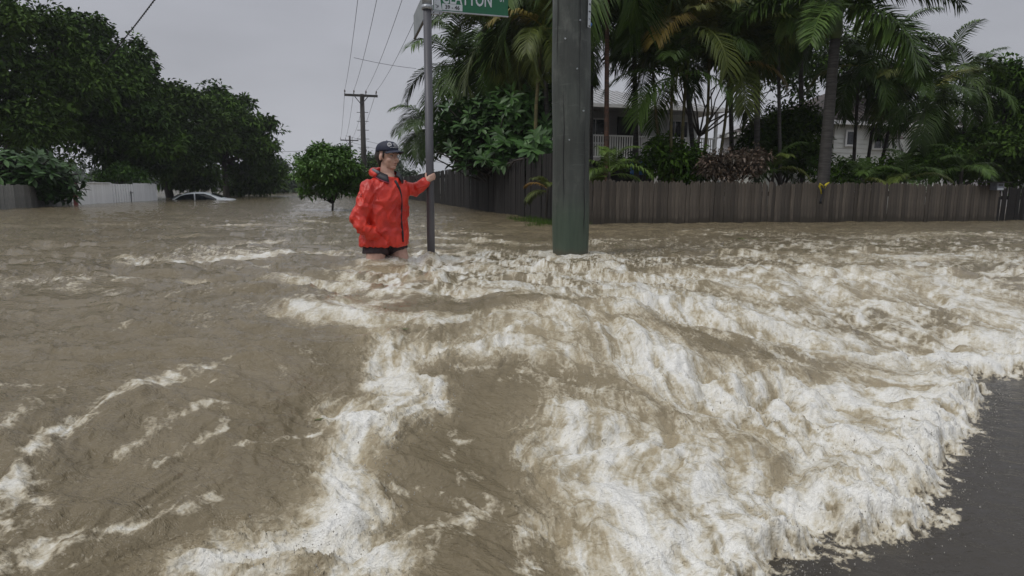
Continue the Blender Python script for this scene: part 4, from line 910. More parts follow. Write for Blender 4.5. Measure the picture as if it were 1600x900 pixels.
# ------------------------------------------------------------------ white fence on the left bank
def white_fence():
    A = P(120, 319, 20.7); B = P(243, 312, 28.3); A.z = B.z = 0; d = (B - A); L = d.length; d.normalize(); nrm = Vector((d.y, -d.x, 0)); zt = 0.72
    t = thing('white_fence', 'white painted board fence standing in the flood on the left bank', 'fence', (A.x, A.y, GZ)); ang = math.atan2(d.y, d.x)
    x = 0.0; i = 0; r_ = random.Random(2)
    ms = {}
    def plank(w_, ht, nm):
        key = (round(w_, 3), round(ht, 2))
        if key not in ms:
            ms[key] = MB().box((0, 0, (ht - GZ) / 2), (w_ - 0.012, 0.03, ht - GZ)).mesh('board', M['white_fence'])
        o = bpy.data.objects.new('board', ms[key]); o.parent = t; return o
    while x < L:
        f_ = x / L; w_ = 0.20 if not (0.36 < f_ < 0.66) else 0.13; ht = zt + (-0.02 if 0.36 < f_ < 0.66 else 0.0) + (0.02 if f_ > 0.66 else 0)
        if f_ < -0.0: ht = 0.60
        o = plank(w_, ht, 'board'); q = d * (x + w_ / 2) + nrm * (0.03 * (i % 2) if 0.36 < f_ < 0.66 else 0.0)
        o.location = (q.x, q.y, r_.uniform(-.006, .006)); o.rotation_euler = (0, 0, ang); link(o); x += w_; i += 1
    ax = (d, nrm, Vector((0, 0, 1)))
    MB().box(A + d * (L / 2) - nrm * 0.05 + Vector((0, 0, zt - 0.15)), (L, 0.05, 0.09), ax).obj('rail', M['white_fence'], t)
    MB().box(A + d * (L * 0.18) + nrm * 0.012 + Vector((0, 0, zt + 0.015)), (L * 0.36, 0.08, 0.03), ax).obj('capping', M['white_fence'], t)
    MB().box(A - d * 0.06 + Vector((0, 0, (zt + GZ) / 2)), (0.10, 0.10, zt - GZ), ax).obj('post', simple('rust_post', (0.20, 0.03, 0.04), (0.10, 0.03, 0.03), 0.6), t)
    MB().box(B + d * 0.06 + Vector((0, 0, (zt + GZ) / 2)), (0.10, 0.10, zt - GZ), ax).obj('post', M['white_fence'], t)
    mb = MB().box(A + d * (L * 0.60) + nrm * 0.07 + Vector((0, 0, 0.12)), (0.03, 0.02, 0.62), ax).box(A + d * (L * 0.60) + nrm * 0.09 + Vector((0, 0, 0.36)), (0.28, 0.02, 0.03), ax); mb.obj('gate_latch', M['wire'], t)
white_fence()
_A = P(120, 319, 20.7); _B = P(243, 312, 28.3); _A.z = _B.z = 0; _d = (_B - _A).normalized()
fence('board_fence', 'board fence behind the frangipani, left of the white fence, foliage shade put into its grey boards', _A - _d * 8.2, _A - _d * 0.15, 0.62, 0.16, 0.008, simple('board_shaded', (0.24, 0.24, 0.23), (0.16, 0.16, 0.155), 0.8, objrand=0.2), M['picket_dark'], piece='board', point=0.004, lean=0.003)  # left run of the white fence; its foliage shade is painted as grey boards

# ------------------------------------------------------------------ houses
def local_box(mb, O, x0, x1, y0, y1, z0, z1):
    c = O + V * ((x0 + x1) / 2) + U * ((y0 + y1) / 2); return mb.box(Vector((c.x, c.y, (z0 + z1) / 2)), (x1 - x0, y1 - y0, z1 - z0), (V, U, Vector((0, 0, 1))))
def LP(O, x, y, z): q = O + V * x + U * y; return Vector((q.x, q.y, z))
def boards(t, O, x0, x1, y, z0, z1, mat, pitch=0.15, side=None):
    """weatherboards: each one tilted, lower edge proud"""
    mb = MB(); z = z0
    while z < z1 - 0.01:
        zz = min(z + pitch, z1)
        if side is None:
            p = [LP(O, x0, y - 0.022, z), LP(O, x0, y, z), LP(O, x0, y, zz), LP(O, x0, y - 0.004, zz)]; mb.prism(p, V * (x1 - x0))
        z = zz
    return tag(mb.obj('weatherboards', mat, t), kind='stuff')
def window(t, O, x0, x1, y, z0, z1, mull=1):
    f_ = MB(); fw = 0.07
    local_box(f_, O, x0, x1, y - 0.05, y, z0, z0 + fw); local_box(f_, O, x0, x1, y - 0.05, y, z1 - fw, z1)
    local_box(f_, O, x0, x0 + fw, y - 0.05, y, z0 + fw, z1 - fw); local_box(f_, O, x1 - fw, x1, y - 0.05, y, z0 + fw, z1 - fw)
    w_ = f_.obj('window', M['white_paint'], t)
    for k in range(mull):
        xa = x0 + fw + (x1 - x0 - 2 * fw) * k / mull; xb = x0 + fw + (x1 - x0 - 2 * fw) * (k + 1) / mull
        local_box(MB(), O, xa + 0.015, xb - 0.015, y - 0.03, y - 0.01, z0 + fw, z1 - fw).obj('pane', M['glass_dark'], w_)
        if k: local_box(MB(), O, xa - 0.015, xa + 0.015, y - 0.045, y - 0.005, z0 + fw, z1 - fw).obj('mullion', M['white_paint'], w_)
    return w_
def hip_roof(t, O, x0, x1, y0, y1, ze, zr, mat, over=0.5, rib=0.0):
    x0 -= over; x1 += over; y0 -= over; y1 += over; ym = (y0 + y1) / 2; run = min((y1 - y0) / 2, (x1 - x0) / 2 - 0.2)
    E_ = [LP(O, x0, y0, ze), LP(O, x1, y0, ze), LP(O, x1, y1, ze), LP(O, x0, y1, ze)]; r1 = LP(O, x0 + run, ym, zr); r2 = LP(O, x1 - run, ym, zr)
    mb = MB(); mb.poly([E_[0], E_[1], r2, r1]); mb.poly([E_[1], E_[2], r2]); mb.poly([E_[2], E_[3], r1, r2]); mb.poly([E_[3], E_[0], r1])
    mb.poly([E_[3] - Vector((0, 0, .03)), E_[2] - Vector((0, 0, .03)), E_[1] - Vector((0, 0, .03)), E_[0] - Vector((0, 0, .03))])
    rf = mb.obj('roof', mat, t)
    if rib:
        rb = MB(); k = x0 + 0.1
        while k < x1:
            yr = min(1.0, (k - x0) / run, (x1 - k) / run); p = [LP(O, k, y0, ze + 0.02), LP(O, k, y0 + yr * (ym - y0), ze + yr * (zr - ze) + 0.02)]
            rb.tube(p, 0.018, 4); k += rib
        j = 0.33
        if mat is M['roof_tile']:
            while j < 1.0:
                p = [LP(O, x0 + run * j, y0 + j * (ym - y0), ze + j * (zr - ze) + 0.015), LP(O, x1 - run * j, y0 + j * (ym - y0), ze + j * (zr - ze) + 0.015)]; rb.tube(p, 0.02, 4); j += 0.11
        tag(rb.obj('roof_rib', mat, rf), kind='stuff')
    g = MB()
    local_box(g, O, x0 - 0.04, x1 + 0.04, y0 - 0.10, y0 - 0.005, ze - 0.13, ze + 0.01); g.obj('gutter', M['white_paint'], rf)
    g = MB(); local_box(g, O, x0 - 0.10, x0 - 0.005, y0, y1, ze - 0.13, ze + 0.01); g.obj('gutter', M['white_paint'], rf)
    return rf
def veranda_house():
    O = P(915, 300, 27.5); O.z = 0
    t = thing('house', 'raised house with a white railed veranda behind the picket fence', 'house', (O.x, O.y, GZ))
    zf, ze, zr = 2.0, 4.15, 5.5
    local_box(MB(), O, -3.0, 6.4, 1.8, 8, zf, ze).obj('wall', M['board_grey'], t)
    local_box(MB(), O, -3.0, 6.4, 0.0, 1.79, zf - 0.14, zf - 0.005).obj('veranda_floor', M['board_grey'], t)
    boards(t, O, 3.5, 6.4, 1.795, zf, ze, M['board'])
    boards(t, O, -3.0, 3.48, 1.795, zf, ze, M['board_grey'])
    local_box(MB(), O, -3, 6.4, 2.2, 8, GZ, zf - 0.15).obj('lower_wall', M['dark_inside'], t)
    for xx in (-2.8, 0.2, 2.4, 3.4, 6.3): local_box(MB(), O, xx - 0.06, xx + 0.06, 0.02, 0.14, GZ, ze).obj('veranda_post', M['white_paint'], t)
    window(t, O, 0.5, 1.7, 1.76, zf + 0.7, ze - 0.3, 2); window(t, O, 4.75, 5.9, 1.76, zf + 0.3, ze - 0.25, 3); window(t, O, -2, -0.8, 1.76, zf + .7, ze - .3, 2)
    local_box(MB(), O, 2.2, 3.1, 1.70, 1.76, zf, ze - 0.2).obj('door', M['dark_inside'], t)
    bal = MB().box((0, 0, 0.42), (0.05, 0.03, 0.84)).mesh('baluster', M['white_paint']); k = -2.9; ang = math.atan2(V.y, V.x)
    while k < 6.3:
        if not any(abs(k - q) < 0.08 for q in (-2.8, 0.2, 2.4, 3.4, 6.3)):
            o = bpy.data.objects.new('baluster', bal); o.parent = t; o.location = LP(O, k, 0.08, zf + 0.06) - WL[t]; o.rotation_euler = (0, 0, ang); link(o)
        k += 0.115
    for z in (zf + 0.03, zf + 0.93): local_box(MB(), O, -3.0, 6.4, 0.045, 0.115, z - 0.03, z + 0.03).obj('railing', M['white_paint'], t)
    hip_roof(t, O, -3.0, 6.4, 0.1, 8, ze + 0.03, zr, M['roof_tin'], 0.5, 0.3)
    # lower stair with white rails
    st = MB()
    for i in range(9): local_box(st, O, 4.0 + 0.24 * i, 4.26 + 0.24 * i, -0.95, -0.05, zf - 0.2 - 0.19 * i, zf - 0.15 - 0.19 * i)
    st.obj('stair', M['white_paint'], t)
    mb = MB(); mb.tube([LP(O, 4.0, -0.95, zf + 0.75), LP(O, 6.3, -0.95, zf - 1.0)], 0.035, 5)
    for i in range(16): q = i / 15; mb.tube([LP(O, 4 + 2.3 * q, -0.95, zf - 0.15 - 1.7 * q), LP(O, 4 + 2.3 * q, -0.95, zf + 0.75 - 1.75 * q)], 0.018, 4)
    mb.obj('stair_railing', M['white_paint'], t)
    return O
HO = veranda_house()
def tarp():
    # blue tarpaulin slung under the veranda edge
    c = P(996, 262, 22.0); rings = []
    for i in range(9):
        u_ = i / 8; row = []
        for j in range(7):
            w_ = j / 6; row.append(P(985 + 24 * u_, 251 + 2 * u_ + w_ * (23 - 3 * u_), 22.0 + 0.06 * math.sin(u_ * 9 + w_ * 3)))
        rings.append(row)
    mb = MB(); mb.quadgrid(rings, False, False); o = mb.obj('blue_tarp', M['blue_tarp'], None, True); s_ = o.modifiers.new('thick', 'SOLIDIFY'); s_.thickness = 0.015
    tag(o, 'blue tarpaulin hanging below the white veranda railing', 'tarpaulin')
tarp()
def pale_house():
    O = P(1296, 300, 23.5); O.z = 0
    t = thing('house', 'pale weatherboard house with a dark tiled roof behind the slim palms', 'house', (O.x, O.y, GZ)); ze, zr = 3.1, 4.75
    local_box(MB(), O, 0, 5.3, 0.004, 6, GZ, ze).obj('wall', M['board'], t); boards(t, O, 0, 5.3, 0.0, GZ, ze, M['board'], 0.17)
    window(t, O, 0.45, 0.95, -0.03, ze - 0.85, ze - 0.25, 1); window(t, O, 1.7, 2.5, -0.03, ze - 0.95, ze - 0.2, 2); window(t, O, 3.9, 4.7, -0.03, ze - 1.0, ze - 0.2, 2)
    hip_roof(t, O, 0, 5.3, 0.2, 6, ze + 0.03, zr, M['roof_tile'], 0.45, 0.3)
    aw = MB(); aw.prism([LP(O, 1.6, -0.04, ze - 0.15), LP(O, 1.6, -0.6, ze - 0.55), LP(O, 1.6, -0.6, ze - 0.58), LP(O, 1.6, -0.04, ze - 0.18)], V * 1.0); aw.obj('awning', M['roof_tile'], t)
pale_house()
def bow_shed():
    O = P(1372, 300, 19.5); O.z = 0; t = thing('garden_shelter', 'small white bow-roofed shelter under the leaning palm', 'shelter', (O.x, O.y, GZ))
    prof = [LP(O, 0.32 - 0.32 * math.cos(math.pi * k / 10), 0, 1.15 + 0.20 * math.sin(math.pi * k / 10)) for k in range(11)]
    inner = [LP(O, 0.32 - 0.29 * math.cos(math.pi * k / 10), 0, 1.13 + 0.18 * math.sin(math.pi * k / 10)) for k in reversed(range(11))]
    MB().prism(prof + inner, U * 1.2).obj('bow_roof', M['white_paint'], t)
    for x_ in (0.02, 0.62):
        for y_ in (0.05, 1.15): local_box(MB(), O, x_ - 0.02, x_ + 0.02, y_ - 0.02, y_ + 0.02, GZ, 1.14).obj('leg', M['white_paint'], t)
bow_shed()
def gable_house(label, px, Y, w_, d_, ze, zr, wm, rm, wins):
    O = P(px, 300, Y); O.z = 0; t = thing('house', label, 'house', (O.x, O.y, GZ)); local_box(MB(), O, 0, w_, 0, d_, GZ, ze).obj('wall', wm, t)
    pr = [LP(O, -0.4, -0.4, ze - 0.02), LP(O, w_ / 2, -0.4, zr), LP(O, w_ + 0.4, -0.4, ze - 0.02)]
    lo = [q - Vector((0, 0, 0.12)) for q in reversed(pr)]
    MB().prism(pr + lo, U * (d_ + 0.8)).obj('roof', rm, t)
    MB().prism([LP(O, 0, 0.0, ze + 0.002), LP(O, w_, 0.0, ze + 0.002), LP(O, w_ / 2, 0.0, zr - 0.2)], U * 0.1).obj('gable', wm, t)
    for (a_, b_, c_, d2) in wins: window(t, O, a_, b_, 0.0, c_, d2, 2)
gable_house('pale grey gabled house behind the thick foxtail trunk', 1225, 34, 4.2, 6, 3.9, 5.1, M['board_grey'], M['roof_tin'], [(0.8, 1.9, 2.4, 3.4)])
gable_house('low grey roofed house beyond the outstretched red sleeve', 632, 44, 2.6, 7, 1.25, 1.62, M['board'], M['roof_tin'], [(0.5, 1.6, 0.3, 1.0)])
gable_house('grey roofed house between the shrubs near the right edge', 1500, 27, 3.4, 5, 3.7, 4.7, M['board_grey'], M['roof_tin'], [(1.0, 1.9, 2.5, 3.3)])

# ------------------------------------------------------------------ power poles and wires
def sagline(a, b, sag, n=24):
    a = Vector(a); b = Vector(b); return [a.lerp(b, i / n) - Vector((0, 0, sag * 4 * (i / n) * (1 - i / n))) for i in range(n + 1)]
def wire(label, a, b, sag, r=0.009, group='overhead wires', name='overhead_wire'):
    o = MB().tube(sagline(a, b, sag), r, 5).obj(name, M['wire'], None, True); return tag(o, label, 'wire', group)
def far_pole(label, px, Y, ztop, arm, r0, steps=True, drop=0.12):
    q = P(px, 200, Y); t = thing('power_pole', label, 'power pole', (q.x, Y, GZ), 'power poles along the street'); b = Vector((q.x, Y, GZ)); tp = Vector((q.x, Y, ztop))
    MB().tube([b, b.lerp(tp, 0.5), tp], [r0 * 1.2, r0, r0 * 0.8], 10).obj('pole', M['wood_pole_far'], t, True)
    zc = ztop - drop; MB().box((q.x, Y - r0 - 0.07, zc), (arm, 0.11, 0.14), (V, U, Vector((0, 0, 1)))).obj('crossarm', M['wood_pole_far'], t); ins = []
    for s_ in (-0.96, -0.42, 0.30, 0.92):
        p = Vector((q.x, Y - r0 - 0.07, zc + 0.07)) + V * (s_ * arm / 2); MB().tube([p, p + Vector((0, 0, .1)), p + Vector((0, 0, .12)), p + Vector((0, 0, .24))], [0.02, 0.02, 0.05, 0.04], 8).obj('insulator', M['insul'], t, True); ins.append(p + Vector((0, 0, 0.24)))
    for s_ in (-1, 1): MB().tube([Vector((q.x, Y - r0 - 0.03, zc - 0.55)), Vector((q.x, Y - r0 - 0.03, zc - 0.05)) + V * s_ * arm * 0.2], 0.025, 5).obj('brace', M['wire'], t)
    if steps:
        for k in range(6):
            for s_ in (-1, 1):
                z = zc - 1.0 - 0.55 * k; MB().tube([Vector((q.x, Y, z)), Vector((q.x + s_ * (r0 + 0.2), Y, z))], 0.018, 4).obj('step_bolt', M['wire'], t)
    return ins
Y1, Y2 = 41.0, 84.0
z1 = P(567, 147, Y1).z; z2 = P(546, 212, Y2).z
i1 = far_pole('nearer tall wooden power pole with a crossarm, above the cap', 567, Y1, z1, 2.05, 0.17)
i2 = far_pole('smaller distant power pole above the small bright tree', 546, Y2, z2, 2.3, 0.16, False, 0.6)
i3 = far_pole('faintest power pole at the far end of the street', 441, 120, P(441, 255, 120).z, 1.6, 0.14, False)
q2 = Vector((P(546, 200, Y2).x, Y2, P(546, 232, Y2).z)); lamp_t = thing('street_lamp', 'street lamp arm reaching left from the distant power pole', 'street lamp', q2)
MB().tube([q2, q2 + Vector((-1.3, -0.2, 0.02))], 0.05, 5).obj('arm', M['wire'], lamp_t); MB().box(q2 + Vector((-1.5, -0.2, 0.0)), (0.55, 0.22, 0.14)).obj('lamp_head', M['galv'], lamp_t)

# the near timber pole
def timber_pole():
    lean = Vector((-0.017, 0, 0)); b = Vector((POLE.x, POLE.y, GZ)); t = thing('timber_pole', 'thick weathered green grey timber power pole standing in the flood', 'power pole', b); mb = MB(); rings = []
    H = 8.4; r_ = random.Random(3)
    for i in range(57):
        q = i / 56; z = H * q ** 1.25; rr = 0.165 + 0.004 * math.sin(q * 40) - 0.0 * q + 0.012 * q; ring = []
        for j in range(40):
            a_ = 2 * math.pi * j / 40; rj = rr * (1 + 0.012 * math.sin(3 * a_ + 2 * q) + 0.008 * math.sin(7 * a_ + 5) + 0.006 * math.sin(17 * a_ + q * 3)); ring.append(b + Vector((math.cos(a_) * rj, math.sin(a_) * rj, z)) + lean * z)
        rings.append(ring)
    mb.quadgrid(rings); mb.obj('pole', M['timber'], t, True)
    # cracks
    for k, (az, z0, z1_) in enumerate([(-118, 0.4, 1.9), (-70, 1.2, 3.2), (-95, 2.2, 3.0), (-140, 1.6, 3.4), (-50, 0.2, 1.2)]):
        pts = []
        for i in range(9):
            z = z0 + (z1_ - z0) * i / 8; a_ = R(az) + 0.03 * math.sin(i * 1.9 + k); rj = 0.171; pts.append(b + Vector((math.cos(a_) * rj, math.sin(a_) * rj, z + 0.7)) + lean * (z + 0.7))
        MB().tube(pts, [0.0005] + [0.0028] * 7 + [0.0005], 4).obj('crack', M['dark_inside'], t)
    for k, (az, z, ln) in enumerate([(-80, 2.35, 0.03), (-112, 2.6, 0.02), (-60, 2.0, 0.025), (-100, 1.75, 0.02), (-72, 2.75, 0.02)]):
        c_ = b + Vector((math.cos(R(az)) * 0.180, math.sin(R(az)) * 0.180, z)) + lean * z; MB().tube([c_, c_ + Vector((math.cos(R(az)), math.sin(R(az)), 0)) * ln * 0.5], 0.007, 8).obj('nail', M['galv'], t)
    # identification strip near the top of the picture, right-hand side
    p = P(917.5, 12, POLE.y - 0.12); az = R(-38); c = Vector((POLE.x, POLE.y, p.z)) + Vector((math.cos(az), math.sin(az), 0)) * 0.183 + lean * (p.z + .7)
    ax = (Vector((-math.sin(az), math.cos(az), 0)), Vector((math.cos(az), math.sin(az), 0)), Vector((0, 0, 1)))
    tg = MB().box(c, (0.040, 0.004, 0.32), ax).obj('tag_strip', M['sign_white'], t)
    return t, ax, c, tg
TP, TAX, TC, TTAG = timber_pole()
def text_mesh(s, size, mat, ext=0.0015, sx=1.0, bold=0.0):
    cu = bpy.data.curves.new('lettering', 'FONT'); cu.body = s; cu.size = size; cu.extrude = ext; cu.offset = bold; cu.align_x = 'CENTER'; cu.align_y = 'BOTTOM_BASELINE'; cu.resolution_u = 3
    o = bpy.data.objects.new('tmp', cu); COL.objects.link(o); dg = bpy.context.evaluated_depsgraph_get(); me = bpy.data.meshes.new_from_object(o.evaluated_get(dg)); bpy.data.objects.remove(o)
    me.transform(Matrix.Diagonal((sx, 1, 1, 1))); me.materials.clear(); me.materials.append(mat); me.name = 'lettering'; return me
def place_text(parent, me, c, right, up, name='lettering'):
    n_ = right.cross(up); m_ = Matrix((right, up, n_)).transposed().to_4x4(); m_.translation = Vector(c); me.transform(Matrix.Translation(-WL[parent]) @ m_)
    o = bpy.data.objects.new(name, me); o.parent = parent; link(o); WL[o] = WL[parent].copy(); return o
for k, ch in enumerate('4135'):
    place_text(TTAG, text_mesh(ch, 0.038, M['sign_black']), TC + TAX[1] * 0.003 + Vector((0, 0, -0.15 + 0.06 * k)) + TAX[0] * 0.012, Vector((0, 0, 1)), -TAX[0])
MB().ell(TC + TAX[1] * 0.002 + Vector((0, 0, -0.13)) + TAX[0] * 0.028, (0.010, 0.006, 0.016)).obj('blue_mark', M['blue_tarp'], TP, True)
# top of the timber pole (out of the frame) carries the wires
zc = 7.4; MB().box((POLE.x, POLE.y - 0.26, zc), (2.2, 0.10, 0.14), (V, U, Vector((0, 0, 1)))).obj('crossarm', M['wood_pole_far'], TP)
names = ['leftmost', 'second from the left', 'third from the left', 'rightmost']
for k, s_ in enumerate((-0.96, -0.42, 0.30, 0.92)):
    e_ = Vector((POLE.x, POLE.y - 0.26, zc + 0.25)) + V * s_ * 1.1
    MB().tube([e_ - Vector((0, 0, 0.2)), e_], 0.03, 6).obj('insulator', M['insul'], TP)
    wire('%s of the four wires running overhead from the nearer power pole' % names[k], e_, i1[k], 0.75, 0.0085, 'wires from the nearer power pole')
    wire('%s of the four thin wires between the two far power poles' % names[k], i1[k], i2[k], 0.5, 0.012, 'wires between the far power poles')
a_ = Vector((POLE.x, POLE.y, 7.0)); b_ = P(150, 112, 27.0)
def twisted(label, a, b, sag):
    t = thing('service_cable', label, 'cable', a); base = sagline(a, b, sag, 400)
    for s_ in (0, math.pi):
        MB().tube([p + Vector((0.016 * math.cos(i * 0.9 + s_), 0, 0.016 * math.sin(i * 0.9 + s_))) for i, p in enumerate(base)], 0.013, 4).obj('strand', M['wire'], t)
twisted('thick twisted service cable slanting into the left bank trees', a_, b_, 0.35)
wire('thin wire crossing behind the wires left of the sign post', P(553, 90, 30), P(650, 107, 34), 0.05, 0.01, 'thin cross wires')
wire('thin low wire falling right behind the cap toward the sign post', P(540, 212, 60), P(700, 246, 44), 0.1, 0.014, 'thin cross wires')
wire('lower of the two thin wires right of the cap', P(548, 222, 62), P(700, 256, 46), 0.1, 0.012, 'thin cross wires')
wire('thin wire between the left trees and the distant power pole', P(400, 236, 70), P(545, 226, 82), 0.35, 0.02, 'thin cross wires')
wire('faint lower wire at the end of the street', P(425, 247, 80), P(470, 262, 100), 0.05, 0.02, 'thin cross wires')

# ------------------------------------------------------------------ street sign
def street_sign():
    b = Vector((POST.x, POST.y, GZ)); t = thing('street_sign', 'grey street sign post with a green name blade, gripped by the person', 'street sign', b); rr = 0.0345
    tp = P(667.5, 14, POST.y); d = (tp - Vector((POST.x, POST.y, POST.z))).normalized()
    tp = Vector((POST.x, POST.y, POST.z)) + d * ((tp.z - POST.z) / d.z)
    MB().tube([b, tp], rr, 20).obj('post', M['steel'], t, True)
    up = tp + d * 0.42
    MB().tube([tp, up], rr + 0.006, 20).obj('sleeve', M['galv'], t, True)
    MB().tube([tp - d * 0.004, tp + d * 0.028], rr + 0.012, 20).obj('collar', M['galv'], t, True)
    # green blade along the cross street
    v_ = V; zlow = tp.z - 0.006; hh = 0.21; Lb = 0.645; st = tp + v_ * 0.05
    nrm = Vector((v_.y, -v_.x, 0)); ax = (v_, nrm, Vector((0, 0, 1)))
    c = Vector((st.x, st.y, zlow)) + v_ * (Lb / 2) + Vector((0, 0, hh / 2))
    bl = bevel(MB().box(c, (Lb, 0.012, hh), ax).obj('name_blade', M['sign_green'], t), 0.003)
    fr = c + nrm * 0.0065
    # aluminium edges
    for z in (-hh / 2 - 0.004, hh / 2 + 0.004): MB().box(c + Vector((0, 0, z)), (Lb + 0.004, 0.02, 0.009), ax).obj('edge_strip', M['galv'], bl)
    # white slanting end panel with the council emblem
    z0, z1_ = -hh / 2, hh / 2
    def bp(x_, z_, off=0.0075): return c + v_ * (x_ - Lb / 2) + Vector((0, 0, z_)) + nrm * off
    MB().prism([bp(0.004, z0 + 0.004, 0.0062), bp(0.072, z0 + 0.004, 0.0062), bp(0.040, z1_ - 0.004, 0.0062), bp(0.004, z1_ - 0.004, 0.0062)], nrm * 0.0018).obj('end_panel', M['sign_white'], bl)
    em = MB(); 
    for (x0, y0, x1, y1, w_) in [(0.016, 0.045, 0.040, 0.036, 0.004), (0.026, 0.022, 0.042, 0.032, 0.005), (0.040, 0.028, 0.046, 0.040, 0.004)]: em.tube([bp(x0, z0 + y0, 0.009), bp(x1, z0 + y1, 0.009)], w_ / 2, 4)
    em.obj('emblem', M['sign_black'], bl)
    MB().prism([bp(0.074, z0 + 0.008, 0.0062), bp(0.246, z0 + 0.008, 0.0062), bp(0.246, z0 + 0.058, 0.0062), bp(0.074, z0 + 0.058, 0.0062)], nrm * 0.0018).obj('number_plate', M['sign_white'], bl)
    place_text(bl, text_mesh('39 - 46', 0.044, M['sign_black'], 0.0006, 0.98, 0.0008), bp(0.160, z0 + 0.018, 0.0092), v_, Vector((0, 0, 1)))
    place_text(bl, text_mesh('CLAYTON', 0.155, M['sign_white'], 0.0008, 0.60, 0.002), bp(0.287, z0 + 0.062, 0.0080), v_, Vector((0, 0, 1)))
    place_text(bl, text_mesh('ST', 0.060, M['sign_white'], 0.0008, 0.72, 0.0012), bp(0.592, z0 + 0.112, 0.0080), v_, Vector((0, 0, 1)))
    # clamp bracket below
    bk = MB().box(Vector((st.x, st.y, zlow - 0.020)) + v_ * 0.022, (0.10, 0.016, 0.026), ax).obj('bracket', M['galv'], t); bevel(bk, 0.005)
    for k in (-0.02, 0.03): MB().ell(Vector((st.x, st.y, zlow - 0.020)) + v_ * (0.022 + k) + nrm * 0.010, (0.005, 0.004, 0.005), 8, 5).obj('bolt', M['sign_black'], bk)
    # second blade up the side street, seen from its edge
    ax2 = (U, V, Vector((0, 0, 1))); L2 = 0.86; c2 = Vector((tp.x, tp.y, tp.z - 0.035)) + U * (0.05 + L2 / 2) + Vector((0, 0, 0.105)); b2 = MB().box(c2, (L2, 0.012, 0.21), ax2).obj('name_blade', M['sign_back'], t)
    MB().box(c2 - Vector((0, 0, 0.110)), (L2 + 0.004, 0.022, 0.010), ax2).obj('edge_strip', M['steel'], b2)
street_sign()

